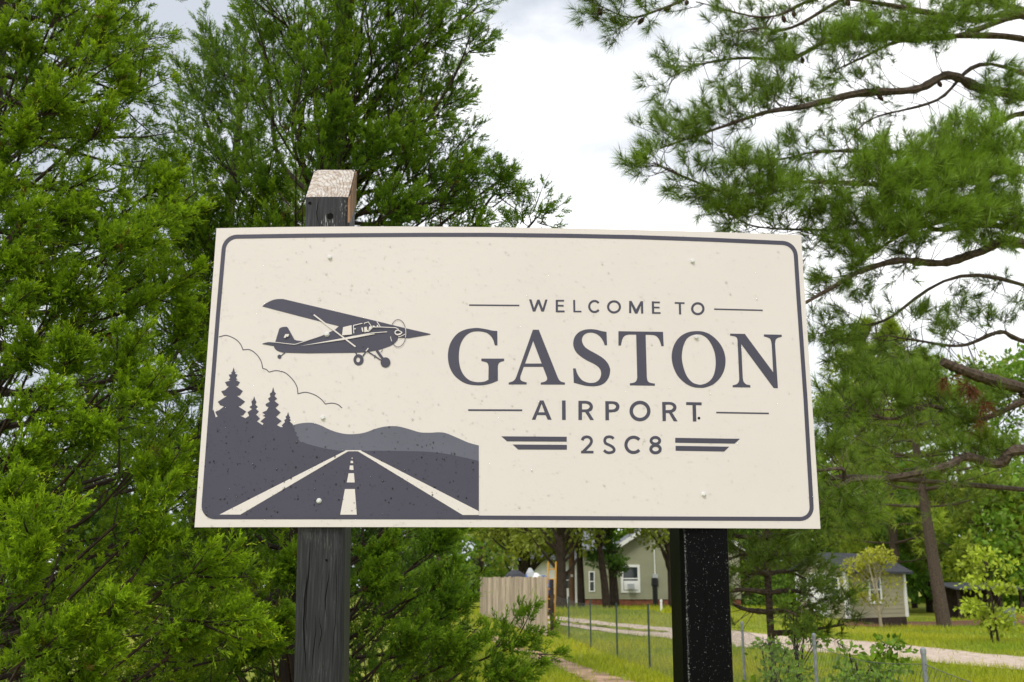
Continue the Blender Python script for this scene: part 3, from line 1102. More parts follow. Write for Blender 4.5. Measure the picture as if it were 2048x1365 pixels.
# --- posts
def post(name, label, x0, x1, yf, depth, lean, ztop_f, ztop_b, mat, chip=False, seams=()):
    base = (0.5 * (x0 + x1), yf + depth / 2, 0)
    t = thing(name, base, label, 'post')
    zr = 1.77

    def xl(x, z):
        return x + lean * (z - zr)
    # a fine vertical grid so that the arrises can be uneven
    nz_ = 46
    nf = 8
    m = MB()
    prof = []
    for k in range(nf + 1):
        prof.append((x0 + (x1 - x0) * k / nf, yf, 0))
    for k in range(1, nf + 1):
        prof.append((x1, yf + depth * k / nf, k / nf))
    for k in range(1, nf + 1):
        prof.append((x1 - (x1 - x0) * k / nf, yf + depth, 1))
    for k in range(1, nf):
        prof.append((x0, yf + depth * (1 - k / nf), 1 - k / nf))
    bevel = 0.006
    cx, cy = 0.5 * (x0 + x1), yf + depth / 2
    V = []
    P = len(prof)
    jit = rng.normal(0, 0.0012, (nz_ + 1, 4)).cumsum(0) * 0.25
    for i in range(nz_ + 1):
        for (x, y, q) in prof:
            zt = ztop_f * (1 - q) + ztop_b * q
            z = -0.3 + (zt + 0.3) * i / nz_
            dx, dy = x, y
            cxn, cyn = abs(x - cx) / (0.5 * (x1 - x0)), abs(y - cy) / (0.5 * depth)
            if cxn > 0.99 and cyn > 0.99:
                ci = (2 if x > cx else 0) + (1 if y > cy else 0)
                b = bevel + abs(jit[i, ci])
                dx = x - math.copysign(b, x - cx)
                dy = y - math.copysign(b, y - cy)
            V.append((xl(dx, z), dy, z))
    F = []
    for i in range(nz_):
        for k in range(P):
            k2 = (k + 1) % P
            a, b, c, d = i * P + k, i * P + k2, (i + 1) * P + k2, (i + 1) * P + k
            F += [[a, b, c], [a, c, d]]
    m.add(V, F)
    m.build('timber' if chip else 'shaft', mat, t)
    top = np.array(V[-P:])
    m = MB()
    # slightly uneven sawn top
    n = 9
    gridv = []
    for j in range(n):
        q = j / (n - 1)
        for i in range(n):
            s = i / (n - 1)
            zt = ztop_f * (1 - q) + ztop_b * q
            x = x0 + 0.003 + (x1 - x0 - 0.006) * s
            gridv.append((xl(x, zt), yf + 0.003 + (depth - 0.006) * q, zt + 0.001 + (rng.normal(0, 0.0016) if 0 < i < n - 1 and 0 < j < n - 1 else -0.001)))
    F = []
    for j in range(n - 1):
        for i in range(n - 1):
            a = j * n + i
            F += [[a, a + 1, a + n + 1], [a, a + n + 1, a + n]]
    m.add(gridv, F)
    e = m.build('cut_top', M['cut_wood'] if chip else mat, t)
    if chip:
        e['label'] = 'slanted sawn top with pale end grain'
        # unstained triangular flat on the right side under the cut
        m = MB()
        xs_ = x1 + 0.0025
        pts = [(yf + 0.004, ztop_f - 0.004), (yf + depth - 0.004, ztop_b - 0.006), (yf + depth - 0.004, ztop_b - 0.125), (yf + 0.004, ztop_f - 0.085)]
        v = [(xl(xs_, z), y, z) for y, z in pts] + [(xl(x1 - 0.004, z), y, z) for y, z in pts]
        m.add(v, [[0, 1, 2], [0, 2, 3], [0, 4, 5], [0, 5, 1], [1, 5, 6], [1, 6, 2], [2, 6, 7], [2, 7, 3], [3, 7, 4], [3, 4, 0]])
        e = m.build('bare_wood_flat', M['raw_wood'], t)
        e['label'] = 'unstained orange brown patch under the cut top'
        # knot hole and nail holes: dark recessed discs
        for kx, ky, r in ((660, 432.5, 0.0095), (620, 407, 0.005), (653, 1121, 0.0035)):
            c = at(kx, ky, yf)
            m = MB()
            a = np.linspace(0, 2 * math.pi, 13)[:-1]
            rr = r * (1 + 0.12 * rng.normal(size=12))
            v = [(c[0] + q * math.cos(b), yf - 0.0012, c[2] + q * 1.1 * math.sin(b)) for q, b in zip(rr, a)] + [(c[0], yf - 0.0006, c[2])]
            m.add(v, [[k, (k + 1) % 12, 12] for k in range(12)])
            m.build('knot_hole', M['hole'], t)
        # drying splits
        for x_px, y0, y1, w_ in ((617, 1085, 1270, 0.0016), (612, 1150, 1345, 0.0022), (655, 1140, 1235, 0.0014), (640, 1235, 1300, 0.0012), (629, 1230, 1360, 0.0011), (672, 1100, 1330, 0.0009), (637, 398, 455, 0.0012)):
            pts = []
            for k in range(12):
                s = k / 11
                py = y0 + (y1 - y0) * s
                px = x_px - 0.018 * (py - y0) + 3.0 * math.sin(s * 5 + x_px) + rng.normal(0, 0.5)
                p = at(px, py, yf - 0.0006)
                pts.append((p, w_ * math.sin(math.pi * (0.06 + 0.9 * s))))
            m = MB()
            for (p, a), (q, b) in zip(pts[:-1], pts[1:]):
                m.quad((p[0] - a, p[1], p[2]), (q[0] - b, q[1], q[2]), (q[0] + b, q[1], q[2]), (p[0] + a, p[1], p[2]))
            m.build('drying_split', M['hole'], t)
    for sx in seams:
        m = MB()
        m.tube([(xl(sx, z), yf + 0.0005, z) for z in np.linspace(-0.3, ztop_f - 0.05, 30)], 0.0022, 6)
        m.build('seam', mat, t)
    return t


def beads(t, x0, x1, yf, lean):
    r = np.random.default_rng(8)
    m = MB()
    oc = np.array([[1, 0, 0], [0, 0, 1], [-1, 0, 0], [0, 0, -1], [0, -0.6, 0], [0.7, -0.1, 0.7], [-0.7, -0.1, 0.7], [-0.7, -0.1, -0.7], [0.7, -0.1, -0.7]], float)
    of = np.array([[0, 5, 4], [5, 1, 4], [1, 6, 4], [6, 2, 4], [2, 7, 4], [7, 3, 4], [3, 8, 4], [8, 0, 4]])
    for i in range(1500):
        z = r.uniform(1.2, 1.80)
        k = r.random()
        if k < 0.55:
            x = x0 + 0.0085 + abs(r.normal(0, 0.0028))
        elif k < 0.65:
            x = x0 + 0.066 + r.normal(0, 0.002)
        else:
            x = r.uniform(x0 + 0.006, x1 - 0.006)
        rad = 0.00045 * math.exp(r.normal(0, 0.4)) * (1.5 if r.random() < 0.06 else 1)
        m.add(oc * rad + np.array([x + lean * (z - 1.77), yf - 0.0002, z]), of)
    o = m.build('rain_bead_film', M['bead'], t)
    o['kind'] = 'stuff'
    o['label'] = 'fine rain beads with sky glints painted in as pale grey, thickest along one edge'


YL = YS + 0.012 + float(np.polyval(BOW, -0.57))
zf = at(652, 394, YL)[2]
zb = at(676, 341, YL + 0.14)[2]
pl = at(593, 1056, YL)[0]
post('timber_post', 'weathered black stained timber post with slanted raw sawn top poking above the sign', pl, pl + 0.1405, YL, 0.14, -0.024, zf, zb, M['post_wood'], chip=True)
YR = YS + 0.012 + float(np.polyval(BOW, 0.53))
pr = at(1362, 1058, YR)[0]
bp = post('black_post', 'wet glossy black post under the lettered half of the sign', pr, pr + 0.1445, YR, 0.26, 0.009, 2.42, 2.42, M['post_black'], seams=(pr + 0.066,))
beads(bp, pr, pr + 0.1445, YR, 0.009)


# ------------------------------------------------------------------ vegetation
def unit(v):
    v = np.asarray(v, float)
    return v / (np.linalg.norm(v, axis=-1, keepdims=True) + 1e-9)


def frames(d, roll):
    """(n,3) directions -> (n,3,3) with +z along d"""
    d = unit(d)
    ref = np.where(np.abs(d[:, 2:3]) < 0.9, np.array([[0, 0, 1.0]]), np.array([[1.0, 0, 0]]))
    a = unit(np.cross(ref, d))
    b = np.cross(d, a)
    c, s = np.cos(roll)[:, None], np.sin(roll)[:, None]
    return np.stack([a * c + b * s, -a * s + b * c, d], axis=2)


def stamp(mb, tv, tf, tip, pos, d, size, roll, c0, c1):
    """place a template (points along +z) many times; colours run from c0 to c1 by the template's tip weight"""
    n = len(pos)
    if n == 0:
        return
    R = frames(d, roll)
    v = np.einsum('nij,kj->nki', R, tv) * np.asarray(size)[:, None, None] + pos[:, None, :]
    f = (np.arange(n) * len(tv))[:, None, None] + tf[None]
    c = c0[:, None, :] * (1 - tip[None, :, None]) + c1[:, None, :] * tip[None, :, None]
    mb.add(v.reshape(-1, 3), f.reshape(-1, 3), c.reshape(-1, 3))


def spray_template(seed, n=9):
    r = np.random.default_rng(seed)
    V, F, Tp = [], [], []

    def blade(p, d, L, wd, t0, t1):
        side = unit(np.cross(d, r.normal(size=3)))
        i = len(V)
        V.extend([p - side * wd / 2, p + side * wd / 2, p + d * L])
        F.append([i, i + 1, i + 2])
        Tp.extend([t0, t0, t1])
    for k in range(n):
        t = (k + 0.5) / n
        a = 2.4 * k + r.normal(0, 0.3)
        o = np.array([math.cos(a), 0.7 * math.sin(a), 0])
        p = np.array([0.03 * math.sin(3 * t), 0, 0.9 * t])
        L = 0.46 * (1 - t) ** 0.7 + 0.16
        d = unit(o * (1.0 - 0.45 * t) + np.array([0, 0, 0.85 + 0.5 * t]) + r.normal(0, 0.12, 3))
        blade(p, d, L, 0.105, 0.2 + 0.3 * t, 0.5 + 0.5 * t)
        q = p + d * L * 0.45
        d2 = unit(d + r.normal(0, 0.55, 3))
        blade(q, d2, L * 0.62, 0.09, 0.3 + 0.3 * t, 0.6 + 0.4 * t)
    blade(np.array([0, 0, 0.0]), np.array([0, 0, 1.0]), 1.15, 0.10, 0.1, 1.0)
    return np.array(V), np.array(F), np.array(Tp)




def lead_template():
    r = np.random.default_rng(50)
    V, F, Tp = [], [], []
    for k in range(9):
        t = k / 9
        a = 2.4 * k
        o = np.array([math.cos(a), math.sin(a), 0])
        p = np.array([0, 0, t * 0.92])
        d = unit(o * 0.55 + np.array([0, 0, 1.0]))
        sd = unit(np.cross(d, r.normal(size=3)))
        i = len(V)
        V.extend([p - sd * 0.016, p + sd * 0.016, p + d * (0.22 * (1 - 0.6 * t))])
        F.append([i, i + 1, i + 2])
        Tp.extend([t, t, min(1, t + 0.3)])
    return np.array(V), np.array(F), np.array(Tp)


LEADT = lead_template()
SPR = [spray_template(s) for s in range(5)]
SPR_S = [spray_template(s + 20, 8) for s in range(4)]


class Cedar:
    def __init__(self, name, label, base, H, seed, dark=(0.052, 0.132, 0.007), tip=(0.48, 0.70, 0.017), spray=0.13, group=None, lite=False, dens=1.5):
        self.base = np.array(base, float)
        self.t = thing(name, base, label, 'tree', group)
        self.r = np.random.default_rng(seed)
        self.wood, self.leaf = MB(), MB()
        self.H, self.dark, self.tip, self.spray = H, np.array(dark), np.array(tip), spray
        self.q = []
        self.dens = dens
        self.lead = []
        self.tm = SPR_S if lite else SPR
        k = np.linspace(0, 1, 14)
        self.axis = self.base + np.stack([0.10 * np.sin(3 * k + seed), 0.08 * np.cos(4 * k), k * H - 0.15], 1)
        self.wood.tube(self.axis, 0.13 * (1 - k) ** 0.8 * H / 7 + 0.012, 9)

    def trunk_at(self, z):
        k = np.clip((z - self.base[2]) / self.H, 0, 0.98)
        return np.array([np.interp(k, np.linspace(0, 1, 14), self.axis[:, i]) for i in range(3)])

    def plume(self, p, d, L, n, fresh=0.5, fat=1.0):
        """a feathery shoot"""
        r = self.r
        d = unit(d)
        n = int(n * self.dens)
        t = r.random(n) ** 0.8
        bend = unit(np.array([0, 0, 1.0]) + 0.3 * r.normal(size=3)) * 0.20
        ax = unit(d[None] + bend[None] * t[:, None])
        pos = p[None] + d[None] * (L * t)[:, None] + bend[None] * (L * 0.5 * t ** 2)[:, None]
        # side twigs: sprays sit out along them, longest near the foot of the shoot
        nt_ = 11
        ot = unit(r.normal(size=(nt_, 3)) * np.array([1, 1, 0.75]))
        o = ot[np.minimum((t * nt_ * 0.999).astype(int), nt_ - 1)] + 0.35 * r.normal(size=(n, 3))
        o = unit(o - ax * np.sum(o * ax, 1)[:, None])
        u = r.random(n) ** 0.7
        reach = L * 0.40 * fat * (1 - t) ** 0.95 + 0.008
        pos = pos + (o + ax * 0.55 + np.array([0, 0, 0.12]) * u[:, None]) * (reach * u)[:, None]
        sd = unit(ax * (0.75 + 0.5 * t)[:, None] + o * 0.75 + np.array([0, 0, 0.25]) + 0.25 * r.normal(size=(n, 3)))
        sz = self.spray * (0.75 + 0.5 * r.random(n)) * (1.1 - 0.25 * t)
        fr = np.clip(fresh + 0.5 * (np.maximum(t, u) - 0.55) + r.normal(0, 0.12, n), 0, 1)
        self.q.append((pos, sd, sz, fr))
        # leading shoots of the year: thin, pale, longer than the rest
        nl = 3
        tl_ = 0.55 + 0.45 * r.random(nl)
        tl_[0] = 1.0
        lp = p[None] + d[None] * (L * tl_)[:, None] + bend[None] * (L * 0.5 * tl_ ** 2)[:, None]
        ld = unit(unit(d + bend * 0.9)[None] + 0.45 * r.normal(size=(nl, 3)) * np.array([[0.5], [1], [1]]))
        self.lead.append((lp, ld, self.spray * (1.5 + 0.9 * r.random(nl)), np.clip(fresh + 0.35 + r.normal(0, 0.1, nl), 0, 1.1)))
        k = np.linspace(0, 1, 4)
        self.wood.tube(p[None] + d[None] * (L * k)[:, None] + bend[None] * (L * 0.5 * k ** 2)[:, None], 0.006 * (1 - k) + 0.0015, 3, cap=False)

    def branch(self, pts, r0, plumes, L, n, t0=0.35, spread=0.9, up=0.35, fresh=0.45, stray=0.16, fat=1.0, end=True):
        r = self.r
        pts = catmull(np.array(pts, float), 5)
        k = np.linspace(0, 1, len(pts))
        self.wood.tube(pts, r0 * (1 - k) ** 0.9 + 0.003, 5, cap=False)
        tang = unit(np.gradient(pts, axis=0))
        length = np.linalg.norm(np.diff(pts, axis=0), axis=1).sum()
        for j in range(plumes):
            t = t0 + (1 - t0) * (j + r.random()) / plumes
            p = np.array([np.interp(t, k, pts[:, i]) for i in range(3)])
            tg = np.array([np.interp(t, k, tang[:, i]) for i in range(3)])
            side = unit(r.normal(size=3) * np.array([1, 1, 0.7]))
            d = unit(tg + side * spread + np.array([0, 0, up]))
            s = stray * length * (1.15 - t) * (0.3 + r.random())
            q = p + d * s + side * s * 0.4
            if s > 0.05:
                self.wood.tube([p, 0.5 * (p + q) + r.normal(0, 0.02, 3), q], [0.006, 0.005, 0.004], 3, cap=False)
            self.plume(q, d, L * (0.7 + 0.6 * r.random()), n, np.clip(fresh + r.normal(0, 0.16), 0, 1), fat)
        if end:
            self.plume(pts[-2], tang[-1] + np.array([0, 0, 0.1]), L * 1.1, n, min(1, fresh + 0.25), fat * 0.8)

    def fill(self, n, z0, z1, radius, plumes, L, npl, azr=None, e0=(10, 40), fresh=0.4, skip=None):
        r = self.r
        for i in range(n):
            z = z0 + (z1 - z0) * ((i + r.random()) / n)
            az = i * 2.39996 + r.normal(0, 0.3)
            if azr is not None:
                az = azr[0] + (azr[1] - azr[0]) * r.random()
            if skip is not None and skip(z, az):
                continue
            R = radius((z - self.base[2]) / self.H) * (0.78 + 0.34 * r.random())
            e = math.radians(r.uniform(*e0))
            s = self.trunk_at(z)
            h = np.array([math.cos(az), math.sin(az), 0])
            k = np.array([0, 0.35, 0.7, 1.0])
            pts = s[None] + h[None] * (R * k)[:, None] + np.array([0, 0, 1.0])[None] * (R * math.tan(e) * (0.6 * k + 0.4 * k ** 2))[:, None]
            pts[1:3] += r.normal(0, 0.05, (2, 3)) * R
            # the far side of the crown carries fewer shoots
            self.branch(pts, 0.022, plumes if math.sin(az) < 0.35 else plumes // 2, L, npl, fresh=fresh)

    def done(self):
        pos = np.vstack([q[0] for q in self.q])
        d = np.vstack([q[1] for q in self.q])
        sz = np.concatenate([q[2] for q in self.q])
        fr = np.concatenate([q[3] for q in self.q])
        r = self.r
        n = len(pos)
        roll = r.random(n) * 6.28
        which = r.integers(0, len(self.tm), n)
        hue = r.normal(0, 0.12, (n, 1))
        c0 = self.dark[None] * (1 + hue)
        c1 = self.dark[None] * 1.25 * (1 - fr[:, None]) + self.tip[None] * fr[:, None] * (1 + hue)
        rust = r.random(n) < 0.012
        c1[rust] = (0.20, 0.075, 0.02)
        for i, (tv, tf, tp) in enumerate(self.tm):
            m = which == i
            stamp(self.leaf, tv, tf, tp, pos[m], d[m], sz[m], roll[m], c0[m], c1[m])
        pos = np.vstack([q[0] for q in self.lead])
        d = np.vstack([q[1] for q in self.lead])
        sz = np.concatenate([q[2] for q in self.lead])
        fr = np.concatenate([q[3] for q in self.lead])
        n = len(pos)
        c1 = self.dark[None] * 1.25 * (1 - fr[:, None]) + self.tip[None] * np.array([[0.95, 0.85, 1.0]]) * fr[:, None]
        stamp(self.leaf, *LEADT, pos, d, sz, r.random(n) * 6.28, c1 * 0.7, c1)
        self.wood.build('trunk', M['cedar_bark'], self.t)
        o = self.leaf.build('crown', M['cedar'], self.t)
        o['kind'] = 'stuff'
        return self.t


# the near cedar at the left
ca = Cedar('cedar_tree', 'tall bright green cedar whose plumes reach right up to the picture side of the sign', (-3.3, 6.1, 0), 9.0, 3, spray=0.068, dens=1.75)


def hero(c, base_px, tip_px, Y0, Y1, n=34, fresh=0.75, fat=1.0, z_from=None, side=2):
    """a shoot whose base and tip stand at the given lines of sight and distances, carried by a limb from the trunk"""
    b, t = at(*base_px, Y0), at(*tip_px, Y1)
    d = t - b
    L = np.linalg.norm(d)
    s = c.trunk_at(max(c.base[2] + 0.3, (b[2] if z_from is None else z_from) - 0.35 * np.linalg.norm(b[:2] - c.base[:2])))
    mid = 0.5 * (s + b) + np.array([0, 0, -0.06])
    c.wood.tube(catmull([s, mid, b], 5), np.linspace(0.016, 0.006, 11), 5, cap=False)
    c.plume(b, d, L * 0.92, n, fresh, fat)
    c.plume(b - d * 0.15, d, L * 0.7, n, fresh * 0.6, fat * 1.3)
    for k in range(side):
        sd = unit(c.r.normal(size=3))
        c.plume(b + d * (0.1 + 0.35 * c.r.random()), unit(d) + sd * 0.75, L * 0.55, n * 2 // 3, fresh * 0.85, fat)


for b, t, Y0, Y1, fr in (
        ((250, 470), (400, 428), 5.0, 4.8, 0.75), ((180, 520), (300, 478), 4.9, 4.7, 0.6), ((290, 600), (412, 545), 5.2, 5.0, 0.8), ((200, 640), (330, 610), 5.1, 4.9, 0.55),
        ((330, 700), (415, 640), 5.3, 5.1, 0.6), ((210, 770), (300, 665), 4.9, 4.7, 0.65), ((250, 830), (335, 740), 4.8, 4.6, 0.8), ((60, 740), (40, 660), 4.8, 4.6, 0.45),
        ((110, 760), (175, 695), 4.7, 4.5, 0.6), ((40, 860), (120, 770), 4.5, 4.3, 0.7), ((20, 950), (75, 880), 4.4, 4.2, 0.7), ((130, 900), (225, 865), 4.5, 4.3, 0.55),
        ((300, 990), (370, 900), 4.9, 4.7, 0.7), ((260, 1080), (345, 960), 4.7, 4.5, 0.65), ((20, 1120), (168, 1018), 4.2, 4.0, 0.85), ((0, 1190), (100, 1100), 4.1, 3.95, 0.8),
        ((330, 1180), (500, 1108), 4.6, 4.4, 0.75), ((350, 1240), (545, 1262), 4.6, 4.35, 0.8), ((160, 1260), (275, 1215), 4.2, 4.05, 0.75), ((40, 1330), (175, 1240), 4.1, 3.95, 0.65),
        ((120, 1370), (240, 1300), 4.15, 4.0, 0.6), ((270, 1150), (330, 1050), 4.6, 4.5, 0.6), ((330, 1320), (430, 1230), 4.7, 4.5, 0.5), ((-20, 1050), (60, 960), 4.3, 4.15, 0.6),
        ((120, 390), (240, 330), 5.2, 5.0, 0.7), ((150, 300), (260, 235), 5.3, 5.1, 0.75), ((60, 260), (130, 165), 5.2, 5.0, 0.65), ((230, 210), (250, 120), 5.5, 5.3, 0.7),
        ((180, 130), (225, 30), 5.5, 5.3, 0.75), ((30, 150), (60, 60), 5.3, 5.1, 0.5), ((280, 400), (385, 335), 5.4, 5.2, 0.75), ((10, 480), (90, 420), 4.9, 4.7, 0.6),
        ((100, 620), (160, 560), 5.0, 4.8, 0.45), ((10, 330), (55, 250), 5.1, 4.9, 0.65), ((110, 60), (150, -30), 5.4, 5.3, 0.6), ((-30, 560), (60, 500), 4.9, 4.7, 0.6), ((-20, 640), (70, 590), 4.8, 4.6, 0.5), ((-40, 420), (40, 350), 5.0, 4.8, 0.6), ((60, 620), (150, 540), 5.0, 4.8, 0.5), ((-30, 130), (40, 20), 5.2, 5.0, 0.6), ((90, 470), (170, 400), 5.1, 4.9, 0.6)):
    hero(ca, b, t, Y0, Y1, fresh=fr)
ca.fill(165, 0.2, 6.6, lambda h: 2.05 * (1 - h) ** 1.0 + 0.08, 8, 0.36, 15, fresh=0.54, e0=(-5, 25), skip=lambda z, a: math.cos(a) < -0.35 and z > 0.8)
ca.done()

# the cedar behind the sign, open branches sweeping up to the right
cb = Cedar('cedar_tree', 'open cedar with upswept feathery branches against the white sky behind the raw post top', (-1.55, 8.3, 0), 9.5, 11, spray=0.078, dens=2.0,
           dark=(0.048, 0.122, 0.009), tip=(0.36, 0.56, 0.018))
for pts, Y, n in (
        ([(640, 330), (700, 200), (762, 111), (863, 7), (905, -60)], 8.0, 11), ([(650, 380), (762, 192), (850, 110), (948, 20), (975, -10)], 7.9, 12),
        ([(680, 470), (760, 390), (820, 293), (900, 170), (927, 111), (954, 34)], 7.8, 13), ([(690, 520), (759, 448), (863, 350), (964, 243)], 7.6, 12),
        ([(700, 560), (800, 520), (890, 442), (981, 374), (1052, 324)], 7.5, 11), ([(760, 590), (900, 520), (978, 401), (1055, 364)], 7.4, 9),
        ([(780, 640), (960, 560), (1059, 452), (1106, 394)], 7.4, 9), ([(600, 300), (620, 160), (660, 40), (690, -60)], 7.8, 12),
        ([(560, 320), (540, 180), (520, 60), (490, 5)], 8.2, 11), ([(590, 260), (600, 120), (585, 10)], 8.1, 9), ([(680, 420), (760, 330), (850, 260), (930, 160)], 7.9, 10),
        ([(690, 450), (790, 420), (880, 400), (950, 330)], 7.4, 10), ([(660, 400), (720, 250), (790, 150), (830, 60)], 7.6, 11), ([(720, 560), (850, 500), (930, 460), (1010, 430)], 7.2, 9)):
    (xa, ya), (xb, yb) = pts[-2:]
    q_ = max(0.25, 1 - 62 / math.hypot(xb - xa, yb - ya))
    pts = pts[:-1] + [(xa + (xb - xa) * q_, ya + (yb - ya) * q_)]
    P = [at(x, y, Y + 0.12 * (2 - i)) for i, (x, y) in enumerate(pts)]
    s = cb.trunk_at(P[0][2] - 0.4)
    cb.branch([s] + P, 0.024, n + 2, 0.26, 8, t0=0.36, spread=0.85, up=0.1, fresh=0.36, stray=0.07)
cb.fill(100, 0.25, 6.0, lambda h: (1.12 if h < 0.32 else 1.45 * (1 - h) ** 0.45 + 0.1), 7, 0.42, 15, fresh=0.44, e0=(10, 40), skip=lambda z, a: z > 4.1 and math.cos(a) < -0.1)
cb.fill(30, 2.6, 6.4, lambda h: 1.25 * (1 - h) ** 0.3 + 0.1, 7, 0.42, 15, azr=(1.2 * math.pi, 1.8 * math.pi), fresh=0.55, e0=(20, 45))
for b, t, Y0, Y1, fr in (
        ((840, 1120), (930, 1060), 7.2, 7.0, 0.4), ((820, 1200), (940, 1150), 7.0, 6.8, 0.35), ((950, 1325), (1125, 1264), 6.6, 6.3, 0.6), ((850, 1350), (980, 1290), 6.5, 6.3, 0.5),
        ((960, 1370), (1090, 1330), 6.4, 6.2, 0.5), ((760, 1330), (860, 1250), 6.5, 6.3, 0.45), ((830, 1260), (950, 1215), 6.8, 6.6, 0.35), ((720, 1140), (790, 1070), 6.9, 6.7, 0.5),
        ((720, 1200), (770, 1120), 6.7, 6.5, 0.5), ((500, 560), (560, 470), 7.2, 7.0, 0.5), ((500, 420), (560, 320), 7.4, 7.2, 0.55), ((380, 500), (430, 400), 7.4, 7.2, 0.45),
        ((640, 300), (690, 190), 7.2, 7.0, 0.5), ((720, 340), (800, 250), 7.0, 6.8, 0.5), ((760, 440), (850, 380), 6.9, 6.7, 0.45), ((560, 1180), (590, 1110), 5.9, 5.8, 0.55), ((540, 1300), (580, 1220), 5.8, 5.7, 0.5), ((470, 1340), (560, 1290), 5.6, 5.5, 0.5)):
    hero(cb, b, t, Y0, Y1, n=30, fresh=fr, side=3)
cb.done()

# cedars further back that close the gaps
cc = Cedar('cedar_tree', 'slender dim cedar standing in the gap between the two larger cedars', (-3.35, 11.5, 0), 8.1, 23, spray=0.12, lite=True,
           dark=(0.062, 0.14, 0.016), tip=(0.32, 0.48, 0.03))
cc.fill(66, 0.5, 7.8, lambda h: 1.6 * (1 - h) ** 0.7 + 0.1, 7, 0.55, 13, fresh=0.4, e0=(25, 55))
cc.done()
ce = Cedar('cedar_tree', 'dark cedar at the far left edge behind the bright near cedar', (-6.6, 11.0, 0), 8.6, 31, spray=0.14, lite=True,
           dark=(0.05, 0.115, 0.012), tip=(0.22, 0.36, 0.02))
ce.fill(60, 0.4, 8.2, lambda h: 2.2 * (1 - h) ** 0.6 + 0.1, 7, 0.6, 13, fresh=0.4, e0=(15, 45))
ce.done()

for nm, bx, by, hh, rr_, sd_, lb in (('cedar_bush', -2.35, 12.6, 3.0, 1.25, 51, 'low wide cedar bush closing the gap behind the timber post'), ('cedar_bush', -4.4, 9.4, 2.9, 1.7, 52, 'low shaded cedar bush under the two tall cedars')):
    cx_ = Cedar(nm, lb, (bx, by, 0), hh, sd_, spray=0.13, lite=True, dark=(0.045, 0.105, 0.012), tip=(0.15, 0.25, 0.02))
    cx_.t['category'] = 'bush'
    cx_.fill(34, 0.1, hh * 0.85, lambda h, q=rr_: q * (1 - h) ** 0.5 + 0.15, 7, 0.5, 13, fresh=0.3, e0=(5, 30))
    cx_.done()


# ------------------------------------------------------------------ pines
def needle_template(seed, n=44, wd=0.024, spreadmax=1.5):
    r = np.random.default_rng(seed)
    V, F, Tp = [], [], []
    for k in range(n):
        t = r.random()
        p = np.array([0, 0, 0.38 * t])
        a = r.random() * 6.28
        o = np.array([math.cos(a), math.sin(a), 0])
        th = (0.25 + spreadmax * (1 - t) * r.random() ** 0.7 + 0.15 * r.random())
        d = unit(o * math.sin(th) + np.array([0, 0, math.cos(th)]) + r.normal(0, 0.08, 3))
        L = 0.62 * (0.75 + 0.4 * r.random())
        s = unit(np.cross(d, r.normal(size=3)))
        i = len(V)
        V += [p - s * wd / 2, p + s * wd / 2, p + d * L]
        F.append([i, i + 1, i + 2])
        Tp += [0.0, 0.0, 1.0]
    return np.array(V), np.array(F), np.array(Tp)


NDL = [needle_template(s) for s in range(6)]
NDL_F = [needle_template(s + 30, 16, 0.05) for s in range(4)]


